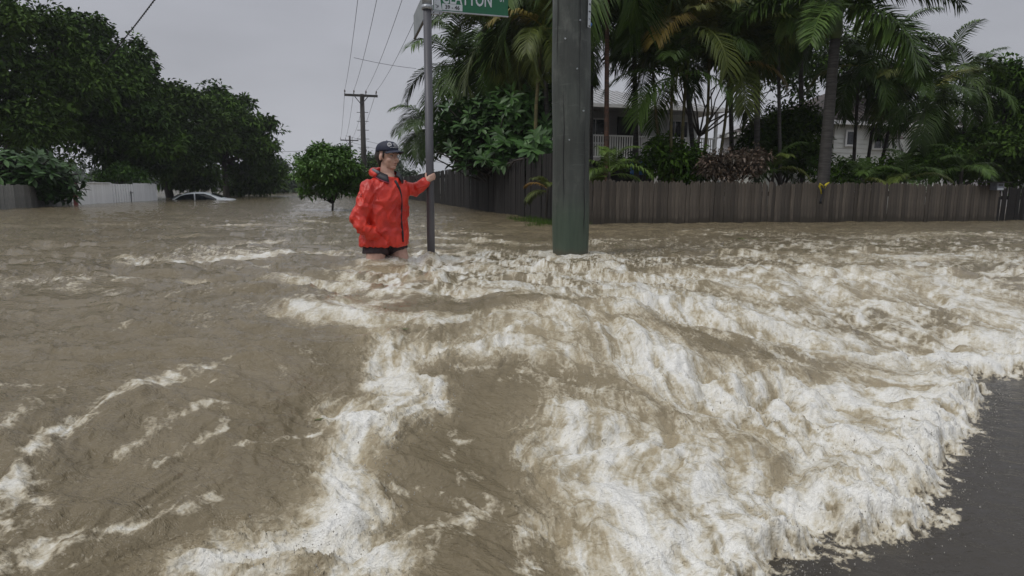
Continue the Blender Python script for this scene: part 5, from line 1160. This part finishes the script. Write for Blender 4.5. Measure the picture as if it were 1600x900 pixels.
# ------------------------------------------------------------------ the flooded car
def car():
    cx = P(294, 312, 31.0); h0 = 0.0
    yaw = R(196); L = 4.45
    t = thing('parked_car', 'silver sedan sunk to its windows in the flood beside the white fence', 'car', (cx.x, cx.y, GZ)); M4 = Matrix.Translation((cx.x, cx.y, 0)) @ Matrix.Rotation(yaw, 4, 'Z') @ Matrix.Rotation(R(3.4), 4, 'Y')
    zb = -1.11                                # wheels' ground; the kerb side is deeper here
    # stations along the car: x, half width, sill, belt, roof, roof half width
    stn = [(2.22, 0.62, 0.35, 0.62, 0.62, 0.60), (2.10, 0.78, 0.25, 0.72, 0.73, 0.66), (1.6, 0.86, 0.22, 0.84, 0.86, 0.74), (1.0, 0.88, 0.22, 0.92, 0.98, 0.78), (0.75, 0.88, 0.22, 0.95, 1.08, 0.74), (0.25, 0.88, 0.22, 0.97, 1.36, 0.62),
           (-0.1, 0.88, 0.22, 0.98, 1.43, 0.60), (-0.6, 0.88, 0.22, 0.98, 1.44, 0.60), (-1.05, 0.88, 0.22, 0.99, 1.37, 0.61), (-1.55, 0.87, 0.22, 1.00, 1.13, 0.68), (-1.75, 0.86, 0.24, 1.01, 1.06, 0.72), (-2.1, 0.80, 0.30, 0.98, 1.02, 0.70), (-2.22, 0.70, 0.36, 0.92, 0.94, 0.62)]
    rings = []
    for (x_, hw, zs, zbel, zr, rw) in stn:
        ring = []
        for (y_, z_) in [(hw * 0.9, zs), (hw, zs + 0.2), (hw * 1.0, (zs + zbel) / 2 + 0.1), (hw * 0.97, zbel), (rw + (hw * 0.97 - rw) * 0.15, zbel + (zr - zbel) * 0.8), (rw * 0.80, zr - 0.01), (rw * 0.35, zr + 0.02)]: ring.append((x_, y_, z_))
        ring += [(p[0], -p[1], p[2]) for p in reversed(ring)]
        rings.append([M4 @ Vector((p[0], p[1], p[2] + zb)) for p in ring])
    body = MB().quadgrid(rings).obj('body', M['carpaint'], t, True); sub = body.modifiers.new('s', 'SUBSURF'); sub.levels = 1; sub.render_levels = 1
    def side_y(x_, z_):
        for a, b in zip(stn[:-1], stn[1:]):
            if b[0] <= x_ <= a[0]:
                k = (a[0] - x_) / (a[0] - b[0]); hw, zbel, zr, rw = [a[i] + (b[i] - a[i]) * k for i in (1, 3, 4, 5)]; q = (z_ - zbel) / max(0.05, (zr - zbel) * 0.8); return hw * 0.97 + ((rw + (hw * .97 - rw) * 0.15) - hw * 0.97) * min(1.15, q)
        return 0.8
    for s_ in (1, -1):
        for nm, poly in (('side_window', [(0.62, 1.02), (0.18, 1.30), (-0.02, 1.35), (-0.40, 1.37), (-0.42, 1.02)]), ('side_window', [(-0.48, 1.02), (-0.46, 1.37), (-0.85, 1.35), (-1.15, 1.24), (-1.42, 1.06), (-1.38, 1.02)])):
            pts = [M4 @ Vector((x_, s_ * (side_y(x_, z_) + 0.012), z_ + zb)) for x_, z_ in poly]; MB().prism(pts, (M4.to_3x3() @ Vector((0, s_ * 0.008, 0)))).obj(nm, M['glass_dark'], t)
        pts = [M4 @ Vector((-2.225, s_ * 0.45, 0.78 + zb)), M4 @ Vector((-2.20, s_ * 0.74, 0.80 + zb)), M4 @ Vector((-2.0, s_ * 0.86, 0.84 + zb)), M4 @ Vector((-2.0, s_ * 0.85, 0.97 + zb)), M4 @ Vector((-2.20, s_ * 0.73, 0.95 + zb)), M4 @ Vector((-2.235, s_ * 0.45, 0.92 + zb))]
        MB().prism(pts, M4.to_3x3() @ Vector((-0.03, s_ * 0.03, 0))).obj('tail_light', M['red_lens'], t)
        MB().ell(M4 @ Vector((0.72, s_ * 0.96, 1.02 + zb)), (0.09, 0.09, 0.06), 8, 6).obj('mirror', M['carpaint'], t, True)
        for x_ in (1.35, -1.35):
            a_ = M4 @ Vector((x_, s_ * 0.70, 0.31 + zb)); b_ = M4 @ Vector((x_, s_ * 0.90, 0.31 + zb)); w_ = MB().tube([a_, b_], 0.31, 18).obj('wheel', M['rubber'], t)
    rw_ = [M4 @ Vector(p) for p in [(-1.16, 0.50, 1.335 + zb), (-1.62, 0.60, 1.115 + zb), (-1.62, -0.60, 1.115 + zb), (-1.16, -0.50, 1.335 + zb)]]; MB().prism(rw_, M4.to_3x3() @ Vector((-0.02, 0, 0.03))).obj('rear_window', M['glass_dark'], t)
    fw = [M4 @ Vector(p) for p in [(0.30, 0.52, 1.35 + zb), (0.86, 0.62, 1.06 + zb), (0.86, -0.62, 1.06 + zb), (0.30, -0.52, 1.35 + zb)]]; MB().prism(fw, M4.to_3x3() @ Vector((0.02, 0, 0.03))).obj('windscreen', M['glass_dark'], t)
car()
#PERSON_BEGIN
# ------------------------------------------------------------------ the person holding the sign post
def chain(mb, pts, n=14):
    """tapered limb with rounded joints: [(point, radius), ...]"""
    mb.tube([p for p, _ in pts], [r for _, r in pts], n)
    for p, r in pts: mb.ell(p, (r * 1.001, r * 1.001, r * 1.001), n, 8)
def fuse(mb, name, voxel, smooth=6, mat=None):
    me = mb.mesh('tmp', None, fix=True); o = bpy.data.objects.new('tmp', me); COL.objects.link(o)
    r_ = o.modifiers.new('r', 'REMESH'); r_.mode = 'VOXEL'; r_.voxel_size = voxel
    s_ = o.modifiers.new('s', 'SMOOTH'); s_.factor = 0.5; s_.iterations = smooth
    dg = bpy.context.evaluated_depsgraph_get(); out_ = bpy.data.meshes.new_from_object(o.evaluated_get(dg)); bpy.data.objects.remove(o)
    out_.name = name; out_.materials.clear()
    if mat: out_.materials.append(mat)
    out_.polygons.foreach_set('use_smooth', np.ones(len(out_.polygons), dtype=bool)); return out_
def displace(me, fn):
    n = len(me.vertices); co = np.empty(n * 3, dtype=np.float32); no = np.empty(n * 3, dtype=np.float32)
    me.vertices.foreach_get('co', co); me.vertices.foreach_get('normal', no); co = co.reshape(-1, 3); no = no.reshape(-1, 3)
    co = co + no * fn(co, no)[:, None]; me.vertices.foreach_set('co', co.ravel().astype(np.float32)); me.update()
def person():
    YW = 5.3
    def C(px, py, Y=YW): return P(px, py, Y)
    yb = R(40); fb_ = Vector((math.sin(yb), -math.cos(yb), 0)); lb = Vector((-fb_.y, fb_.x, 0)); up = Vector((0, 0, 1))
    yh = R(55); fh = Vector((math.sin(yh), -math.cos(yh), 0)); lh = Vector((-fh.y, fh.x, 0))
    t = thing('person', 'person in red rain jacket and dark cap wading thigh deep, holding the sign post', 'person', (C(602, 411).x, YW, GZ))
    skin = simple('skin', (0.52, 0.33, 0.26), (0.46, 0.27, 0.21), 0.42, 30, bmp=0.05)
    red = simple('jacket_red', (0.66, 0.040, 0.020), (0.46, 0.022, 0.014), 0.38, 5, bmp=0.5, bscale=34, lo=0.40, hi=0.62)
    navy = simple('navy_cloth', (0.020, 0.020, 0.028), (0.012, 0.012, 0.018), 0.6, 30, bmp=0.1)
    shortm = simple('shorts_cloth', (0.030, 0.012, 0.016), (0.016, 0.008, 0.012), 0.6, 20, bmp=0.2)
    capm = simple('cap_cloth', (0.012, 0.018, 0.045), (0.009, 0.012, 0.030), 0.65, 60, bmp=0.15)
    hairm = simple('hair', (0.030, 0.018, 0.012), (0.014, 0.009, 0.007), 0.5, 60, (1, 1, 0.2), 0.6)
    lin = simple('lining', (0.22, 0.22, 0.24), (0.10, 0.10, 0.12), 0.6, 40)
    # ---- body: one continuous surface
    b = MB(); hips = C(602, 366)
    def hd(f_, l_, u_): return C(606, 243.5) + fh * f_ + lh * l_ + up * u_
    rl = [C(589, 374, 5.22), C(587, 400, 5.20), C(586, 440, 5.16), C(588, 478, 5.22), C(588, 530, 5.32)]
    ll = [C(616, 372, 5.38), C(623, 399, 5.36), C(634, 436, 5.32), C(634, 480, 5.40), C(633, 530, 5.48)]
    for leg, k in ((rl, 1), (ll, 1)):
        chain(b, [(leg[0], 0.080), (leg[1], 0.080), (leg[2], 0.060), (leg[3], 0.052), (Vector((leg[4].x, leg[4].y, GZ + 0.08)), 0.038)])
        ft = Vector((leg[4].x, leg[4].y, GZ + 0.045)); chain(b, [(ft - fb_ * 0.03, 0.042), (ft + fb_ * 0.11, 0.034), (ft + fb_ * 0.17, 0.024)])
    chain(b, [(hips - lb * 0.07, 0.098), (hips + lb * 0.07, 0.098)]); chain(b, [(hips, 0.10), (C(603, 335), 0.12), (C(605, 308), 0.125), (C(605.5, 292), 0.105), (C(605.5, 281), 0.075)])
    chain(b, [(C(605.5, 284), 0.060), (hd(-0.012, 0, -0.085), 0.056), (hd(-0.01, 0, -0.03), 0.060)])
    sr = C(580, 292, 5.19); sl = C(627, 290, 5.41)
    chain(b, [(sr + lb * 0.05, 0.06), (sr, 0.055), (C(562, 340, 5.13), 0.042), (C(572, 358, 5.08), 0.032), (C(584, 365, 5.13), 0.03)])
    chain(b, [(sl - lb * 0.05, 0.06), (sl, 0.052), (C(647, 297, 5.45), 0.042), (C(662, 289, 5.432), 0.032), (C(667, 283.5, 5.425), 0.026)])
    # right hand in the pocket
    chain(b, [(C(584, 365, 5.13), 0.03), (C(592, 368, 5.18), 0.026)])
    # head
    b.ell(hd(-0.014, 0, 0.018), (0.076, 0.096, 0.098), 24, 16, Matrix((lh, -fh, up)).transposed())
    HR = Matrix((fh, lh, up)).transposed()
    def he(f_, l_, u_, r3, n=14, m_=10): b.ell(hd(f_, l_, u_), r3, n, m_, HR)
    he(0.026, 0, -0.042, (0.062, 0.058, 0.070), 18, 12); he(0.052, 0, -0.094, (0.030, 0.030, 0.020)); he(0.022, 0, -0.085, (0.045, 0.048, 0.028))
    for s_ in (-1, 1):
        he(0.058, s_ * 0.036, -0.036, (0.026, 0.022, 0.024)); he(0.074, s_ * 0.030, 0.016, (0.014, 0.026, 0.009)); he(-0.008, s_ * 0.076, -0.014, (0.016, 0.009, 0.028)); he(0.086, s_ * 0.012, -0.034, (0.011, 0.008, 0.008))
    he(0.076, 0, 0.010, (0.012, 0.016, 0.012))
    chain(b, [(hd(0.082, 0, 0.006), 0.009), (hd(0.098, 0, -0.020), 0.0105), (hd(0.101, 0, -0.030), 0.012)], 10)
    he(0.082, 0, -0.057, (0.012, 0.024, 0.0065)); he(0.079, 0, -0.070, (0.012, 0.022, 0.007))
    # left hand round the post: palm, four bent fingers, thumb
    chain(b, [(C(667, 283.5, 5.425), 0.024), (C(669.3, 280.5, 5.428), 0.025)]); chain(b, [(C(668.5, 281, 5.43), 0.018), (C(671.8, 276.0, 5.432), 0.0165)]); chain(b, [(C(669.5, 283, 5.43), 0.017), (C(673.3, 280.0, 5.434), 0.0155)])
    for i, (x0, y0, ln) in enumerate([(672.6, 274.6, 1.0), (673.4, 276.8, 1.05), (674.0, 279.0, 1.0), (674.2, 281.4, 0.85)]):
        chain(b, [(C(x0, y0, 5.434), 0.0088), (C(x0 + 3.4 * ln, y0 - 2.3 * ln + 0.2 * i, 5.440), 0.0082), (C(x0 + 5.6 * ln, y0 - 3.2 * ln + 0.3 * i, 5.462), 0.0076), (C(x0 + 5.3 * ln, y0 - 3.4 * ln + 0.3 * i, 5.492), 0.0068)], 9)
    chain(b, [(C(667.5, 280, 5.428), 0.012), (C(665.4, 276, 5.432), 0.0098), (C(665.2, 273.0, 5.445), 0.0088), (C(665.6, 270.9, 5.462), 0.0078)], 9)
    bm_ = fuse(b, 'body', 0.0042, 3, skin); body = add('body', bm_, t, True)
    # ---- face details
    dark = simple('eye_dark', (0.03, 0.02, 0.015), None, 0.3); lipm = simple('lips', (0.26, 0.09, 0.075), None, 0.4); browm = simple('brow', (0.07, 0.04, 0.025), None, 0.8)
    for s_ in (-1, 1):
        ey = MB().ell(hd(0.0735, s_ * 0.030, -0.0035), (0.010, 0.012, 0.0048), 12, 8, HR).obj('eye', simple('eye_white', (0.60, 0.56, 0.52), None, 0.2), body, True)
        MB().ell(hd(0.0815, s_ * 0.030, -0.0035), (0.003, 0.0048, 0.0044), 10, 6, HR).obj('iris', dark, ey, True)
        MB().tube([hd(0.080, s_ * 0.018, 0.0015), hd(0.0845, s_ * 0.030, 0.0035), hd(0.076, s_ * 0.043, -0.0015)], [0.0012, 0.0018, 0.0012], 5).obj('eyelid', dark, ey, True)
        MB().tube([hd(0.088, s_ * 0.014, 0.013), hd(0.086, s_ * 0.030, 0.018), hd(0.074, s_ * 0.047, 0.012)], [0.003, 0.0038, 0.002], 6).obj('eyebrow', browm, body, True)
    MB().tube([hd(0.074, -0.026, -0.061), hd(0.0925, -0.010, -0.0632), hd(0.0945, 0, -0.0637), hd(0.0925, 0.010, -0.0632), hd(0.074, 0.026, -0.0605)], [0.001, 0.002, 0.002, 0.002, 0.001], 5).obj('mouth', lipm, body, True)
    # ---- hair under the cap
    h = MB(); h.ell(hd(-0.036, 0, 0.004), (0.082, 0.0815, 0.088), 20, 14, Matrix((fh, lh, up)).transposed())
    for s_ in (-1, 1):
        chain(h, [(hd(0.026, s_ * 0.070, 0.030), 0.010), (hd(0.020, s_ * 0.073, -0.004), 0.008), (hd(0.018, s_ * 0.070, -0.026), 0.004)], 8); chain(h, [(hd(-0.04, s_ * 0.066, 0), 0.018), (hd(-0.045, s_ * 0.056, -0.055), 0.018), (hd(-0.05, s_ * 0.04, -0.085), 0.010)], 8)
    hm = fuse(h, 'hair', 0.0045, 2, hairm); displace(hm, lambda c, n: 0.0025 * fbm((c[:, 0] + c[:, 1]) * 120, c[:, 2] * 22, 5, 3)); add('hair', hm, t, True)
    # ---- cap
    rings = []; base = 0.036
    for i in range(13):
        q = i / 12; ang = q * math.pi / 2; ring = []
        for j in range(36):
            a_ = 2 * math.pi * j / 36; ca, sa = math.cos(a_), math.sin(a_); k = math.cos(ang) ** 0.62; fr = 0.104 if ca > 0 else 0.106
            f_ = -0.008 + fr * ca * k; l_ = 0.0855 * sa * k; z_ = base - 0.012 * (ca < 0) * abs(ca) + 0.084 * math.sin(ang) ** 0.85 - 0.004 * ca * (1 - q); ring.append(hd(f_, l_, z_))
        rings.append(ring)
    cp = MB().quadgrid(rings, True, True).obj('cap', capm, t, True)
    br = []
    for i in range(9):
        q = i / 8; row = []
        for j in range(17):
            a_ = R(-66 + 132 * j / 16); ro = 0.098 + 0.072 * q * math.cos(a_ * 0.95) ** 0.5; f_ = -0.008 + ro * math.cos(a_) + 0.004; l_ = 0.083 * math.sin(a_) * (1 + 0.02 * q); z_ = base + 0.006 - 0.018 * (math.sin(a_) ** 2) - 0.014 * q ** 1.4; row.append(hd(f_, l_, z_))
        br.append(row)
    bo = MB().quadgrid(br, False, False).obj('brim', capm, cp, True); s_ = bo.modifiers.new('t', 'SOLIDIFY'); s_.thickness = 0.004; s_.offset = 0
    MB().ell(hd(-0.008, 0, base + 0.086), (0.008, 0.008, 0.004), 10, 6).obj('button', capm, cp, True)
    wm = simple('white_stitch', (0.62, 0.63, 0.66), (0.55, 0.56, 0.6), 0.6)
    def capp(az, z_, off=0.0015):
        q = max(0, (z_ - base) / 0.084) ** (1 / 0.85); ang = math.asin(min(1, q)); k = math.cos(ang) ** 0.62; a_ = R(az); return hd(-0.008 + (0.104 * k + off) * math.cos(a_), (0.0855 * k + off) * math.sin(a_), z_ - 0.004 * math.cos(a_) * (1 - ang * 2 / math.pi))
    cc = capp(-36, base + 0.053); nn = (cc - hd(-0.008, 0, base + 0.04)).normalized(); aa = nn.cross(up).normalized(); bb = aa.cross(nn)
    disc = [cc + (aa * math.cos(q) + bb * math.sin(q)) * 0.0185 for q in [2 * math.pi * k / 20 for k in range(20)]]
    MB().prism(disc, nn * 0.003).obj('badge', wm, cp, False)
    MB().tube([cc + nn * 0.0036 - aa * 0.011 - bb * 0.002, cc + nn * 0.0036 + bb * 0.004, cc + nn * 0.0036 + aa * 0.010], [0.002, 0.0034, 0.002], 5).obj('badge_mark', navy, cp)
    lt = MB()
    for k in range(3):
        for j in range(3):
            a0 = -13 + 8 * k + 1.5 * j; lt.tube([capp(a0, base + 0.061 - 0.009 * j), capp(a0 + 5.5, base + 0.061 - 0.009 * j)], 0.0024, 4)
    for k in range(7): lt.tube([capp(-34 + 7.5 * k, base + 0.031), capp(-30 + 7.5 * k, base + 0.031)], 0.002, 4)
    lt.obj('cap_lettering', wm, cp)
    # ---- jacket
    j = MB(); prof = [(384, 600.0, .220, .166), (381, 600.0, .228, .174), (370, 600.6, .224, .172), (350, 601.5, .212, .165), (328, 603, .205, .163), (310, 604.5, .202, .158), (296, 605.2, .200, .145), (287, 605.5, .185, .125), (281, 605.5, .150, .105), (277, 605.5, .110, .092)]
    rings = []
    for py, cx, a_, b_ in prof:
        c = C(cx, py); rings.append([c + lb * (a_ * math.cos(q)) + fb_ * (b_ * math.sin(q)) for q in [2 * math.pi * k / 32 for k in range(32)]])
    j.quadgrid(rings)
    chain(j, [(C(590, 288, 5.25), 0.062), (C(578, 294, 5.19), 0.074), (C(568, 318, 5.14), 0.080), (C(560, 342, 5.10), 0.074), (C(566, 357, 5.06), 0.062), (C(580, 364, 5.10), 0.060), (C(588, 367, 5.14), 0.055)], 18)
    chain(j, [(C(619, 292, 5.38), 0.078), (C(629, 294, 5.42), 0.072), (C(646, 297.5, 5.45), 0.060), (C(657, 293.5, 5.44), 0.050), (C(664.5, 286.5, 5.43), 0.0385)], 18)
    jm = fuse(j, 'jacket', 0.006, 5, red)
    C0 = C(603, 330)
    def folds(c, n):
        u_ = (c - np.array(C0)) @ np.array(lb); v_ = c[:, 2]; w_ = (c - np.array(C0)) @ np.array(fb_)
        ss = u_ + 0.6 * w_; wv = 0.05 * fbm(ss * 3, v_ * 3, 77, 3)
        def crease(a, sd, k=1.0): return np.clip(1 - np.abs(gn(a[0], a[1], sd)) * 4.4, 0, 1) ** 1.3
        d = 0.010 * fbm(ss * 4 + 3, v_ * 2.2, 9, 3)
        d = d - 0.013 * crease(((ss + wv) * 7 + v_ * 2.5, v_ * 2.6 - ss * 1.5), 3)          # long drapes
        d = d + 0.009 * crease(((ss + wv) * 9 - v_ * 6, v_ * 5 + ss * 4), 5)
        slv = sst(0.19, 0.25, np.abs(u_)); d = d + slv * (0.005 * crease((v_ * 10 + ss * 9 + wv * 8, ss * 5 - v_ * 4), 13) - 0.006 * crease((v_ * 8 - ss * 6, ss * 7), 14))
        low = sst(0.40, 0.12, v_); d = d + low * (0.009 * fbm(ss * 9, v_ * 1.5, 21, 2) - 0.008 * crease((ss * 12, v_ * 2.0), 22))
        return d
    displace(jm, folds)
    jk = add('jacket', jm, t, True)
    from mathutils.bvhtree import BVHTree
    bvh = BVHTree.FromPolygons([v.co + WL[t] for v in jm.vertices], [p.vertices[:] for p in jm.polygons])
    def onj(px, py, off=0.003):
        o_ = Vector((0, 0, CAM_H)); d = (P(px, py, 5.0) - o_).normalized(); hit, n_, _, _ = bvh.ray_cast(o_, d)
        return (hit + n_ * off) if hit is not None else P(px, py, 5.1)
    zl = [(617.5, 283), (620, 287), (624, 295), (627, 305), (628, 318), (627.5, 330), (627, 342), (628, 355), (629, 366), (629.5, 378)]
    MB().tube([onj(x_, y_, 0.001) for x_, y_ in zl], [0.011, 0.011, 0.009] + [0.0055] * 4 + [0.008, 0.010, 0.008], 8).obj('zip_flap', navy, jk, True)
    MB().tube([onj(x_ - 3.0, y_, 0.000) for x_, y_ in zl], 0.0025, 5).obj('seam', red, jk, True)
    MB().tube([onj(x_, y_, 0.0) for x_, y_ in [(583, 287), (588, 300), (592, 312), (600, 322)]], 0.003, 5).obj('seam', red, jk, True)
    MB().tube([onj(x_, y_, 0.0) for x_, y_ in [(584, 352), (590, 360), (597, 369)]], 0.004, 5).obj('pocket_edge', red, jk, True)
    lg = MB()
    for (x0, y0, x1, y1) in [(559.5, 305, 561.5, 303.5), (561.5, 303.5, 563.5, 305), (563.5, 305, 565.5, 303.5), (559.8, 306.8, 565.4, 306.6)]: lg.tube([onj(x0, y0, 0.0015), onj(x1, y1, 0.0015)], 0.0021, 4)
    lg.obj('sleeve_mark', navy, jk)
    # cuff
    cu = C(664.2, 286.8, 5.43); cd_ = (C(667, 283.5, 5.425) - cu).normalized(); MB().tube([cu - cd_ * 0.006, cu + cd_ * 0.012], [0.0385, 0.036], 16).obj('cuff', red, jk, True)
    # collar: dark, standing at the back, two wings open at the front
    rings = []; nc_ = C(605.2, 275)
    for i in range(33):
        ph = R(28 + 304 * i / 32); ca, sa = math.cos(ph), math.sin(ph); fr = max(0, ca); z0 = 0.040 - 0.040 * fr
        top_ = nc_ + (fb_ * ca * 0.080 + lb * sa * 0.078) + up * (z0 + 0.006); bot = nc_ + (fb_ * ca * (0.132 + 0.030 * fr) + lb * sa * 0.128) + up * (z0 - 0.040 - 0.030 * fr)
        mid = top_.lerp(bot, 0.45) + (fb_ * ca + lb * sa) * 0.012 + up * 0.012; rings.append([top_, mid, bot])
    co = MB().quadgrid(rings, False, False).obj('collar', navy, jk, True); s_ = co.modifiers.new('t', 'SOLIDIFY'); s_.thickness = 0.006
    # pink piping line on the wing
    MB().tube([rings[k][2] + up * 0.004 for k in range(20, 33)], 0.0022, 4).obj('piping', simple('piping', (0.6, 0.05, 0.12), None, 0.5), jk, True)
    # hood lying on the back of the shoulders, lining showing
    hp = []; 
    for i in range(15):
        ph = R(105 + 175 * i / 14); ca, sa = math.cos(ph), math.sin(ph); hp.append((nc_ + fb_ * ca * 0.115 + lb * sa * 0.120 + up * (0.012 + 0.022 * math.sin(math.pi * i / 14)), 0.020 + 0.022 * math.sin(math.pi * i / 14)))
    hb_ = MB(); chain(hb_, hp, 12); hmm = fuse(hb_, 'hood', 0.007, 3, red); displace(hmm, lambda c, n: 0.007 * fbm(c[:, 0] * 22, c[:, 2] * 18, 7, 3)); add('hood', hmm, jk, True)
    hl = []
    for i in range(12):
        ph = R(235 + 62 * i / 11); ca, sa = math.cos(ph), math.sin(ph); hl.append(nc_ + fb_ * ca * 0.106 + lb * sa * 0.116 + up * (0.048 + 0.010 * math.sin(math.pi * i / 11) - 0.03 * i / 11))
    MB().tube(hl, [0.006] + [0.014] * 10 + [0.006], 8).obj('hood_lining', lin, jk, True)
    # shirt at the throat
    MB().tube([C(605.2, 281) + fb_ * 0.075 - lb * 0.04, C(605.2, 284) + fb_ * 0.088, C(605.2, 280) + fb_ * 0.070 + lb * 0.045], 0.013, 8).obj('shirt', lin, t, True)
    # ---- shorts
    sm = MB(); chain(sm, [(C(592, 374, 5.25), 0.105), (C(608, 373, 5.36), 0.105)], 18)
    for pts in ([(C(588, 378, 5.24), 0.105), (C(586.5, 397, 5.22), 0.108)], [(C(613, 377, 5.37), 0.105), (C(620, 393, 5.365), 0.103)]):
        a_, b_ = pts[0][0], pts[1][0]; sm.tube([a_, b_, b_ + (b_ - a_).normalized() * 0.004], [pts[0][1], pts[1][1], pts[1][1]], 20)
    smm = fuse(sm, 'shorts', 0.0065, 3, shortm); displace(smm, lambda c, n: 0.006 * fbm((c[:, 0] + c[:, 1]) * 16, c[:, 2] * 5, 8, 3)); add('shorts', smm, t, True)
person()
#PERSON_END

# leaves and twigs carried by the flood
def litter():
    r_ = np.random.default_rng(12); X = []; Y = []
    cx, cy = G(1162, 376, 0)
    for _ in range(26): X.append(cx + r_.normal() * 0.16); Y.append(cy + r_.normal() * 0.10)
    for _ in range(34): X.append(r_.uniform(-2.6, 0.2)); Y.append(r_.uniform(1.6, 8))
    X = np.array(X); Y = np.array(Y); Z = flood_fields(X, Y)[0] + 0.004; n = len(X); a = r_.random(n) * 6.28; L = np.where(np.arange(n) < 26, 0.035, 0.014) * (0.6 + r_.random(n)); W_ = L * 0.4
    c = np.stack([X, Y, Z], -1); u_ = np.stack([np.cos(a), np.sin(a), 0 * a], -1) * L[:, None]; v_ = np.stack([-np.sin(a), np.cos(a), 0 * a + 0.1], -1) * W_[:, None]
    return np.stack([c - u_, c + v_, c + u_, c - v_], 1).reshape(-1, 3), np.arange(4 * n).reshape(n, 4), np.repeat(r_.random(n), 4)
v, f, tn = litter()
tag(add('floating_leaves', mesh_np('floating_leaves', v, f, leafmat('litter', (0.05, 0.04, 0.02), (0.10, 0.13, 0.03)), False, {'tint': tn}), None, True), 'small leaves and twigs floating on the brown flood water', 'leaves', kind='stuff')

# ------------------------------------------------------------------ rainy air
hz = MB().box((0, 255, 6.0), (2300, 650, 16.2)).obj('haze', None)
m = bpy.data.materials.new('haze'); m.use_nodes = True; m.node_tree.nodes.clear()
o_ = m.node_tree.nodes.new('ShaderNodeOutputMaterial'); pv = m.node_tree.nodes.new('ShaderNodeVolumePrincipled'); pv.inputs['Color'].default_value = (0.80, 0.83, 0.88, 1); pv.inputs['Density'].default_value = 0.0007
m.node_tree.links.new(pv.outputs[0], o_.inputs['Volume']); hz.data.materials.append(m); tag(hz, 'pale rainy haze hanging over the flooded street', 'haze', kind='stuff')
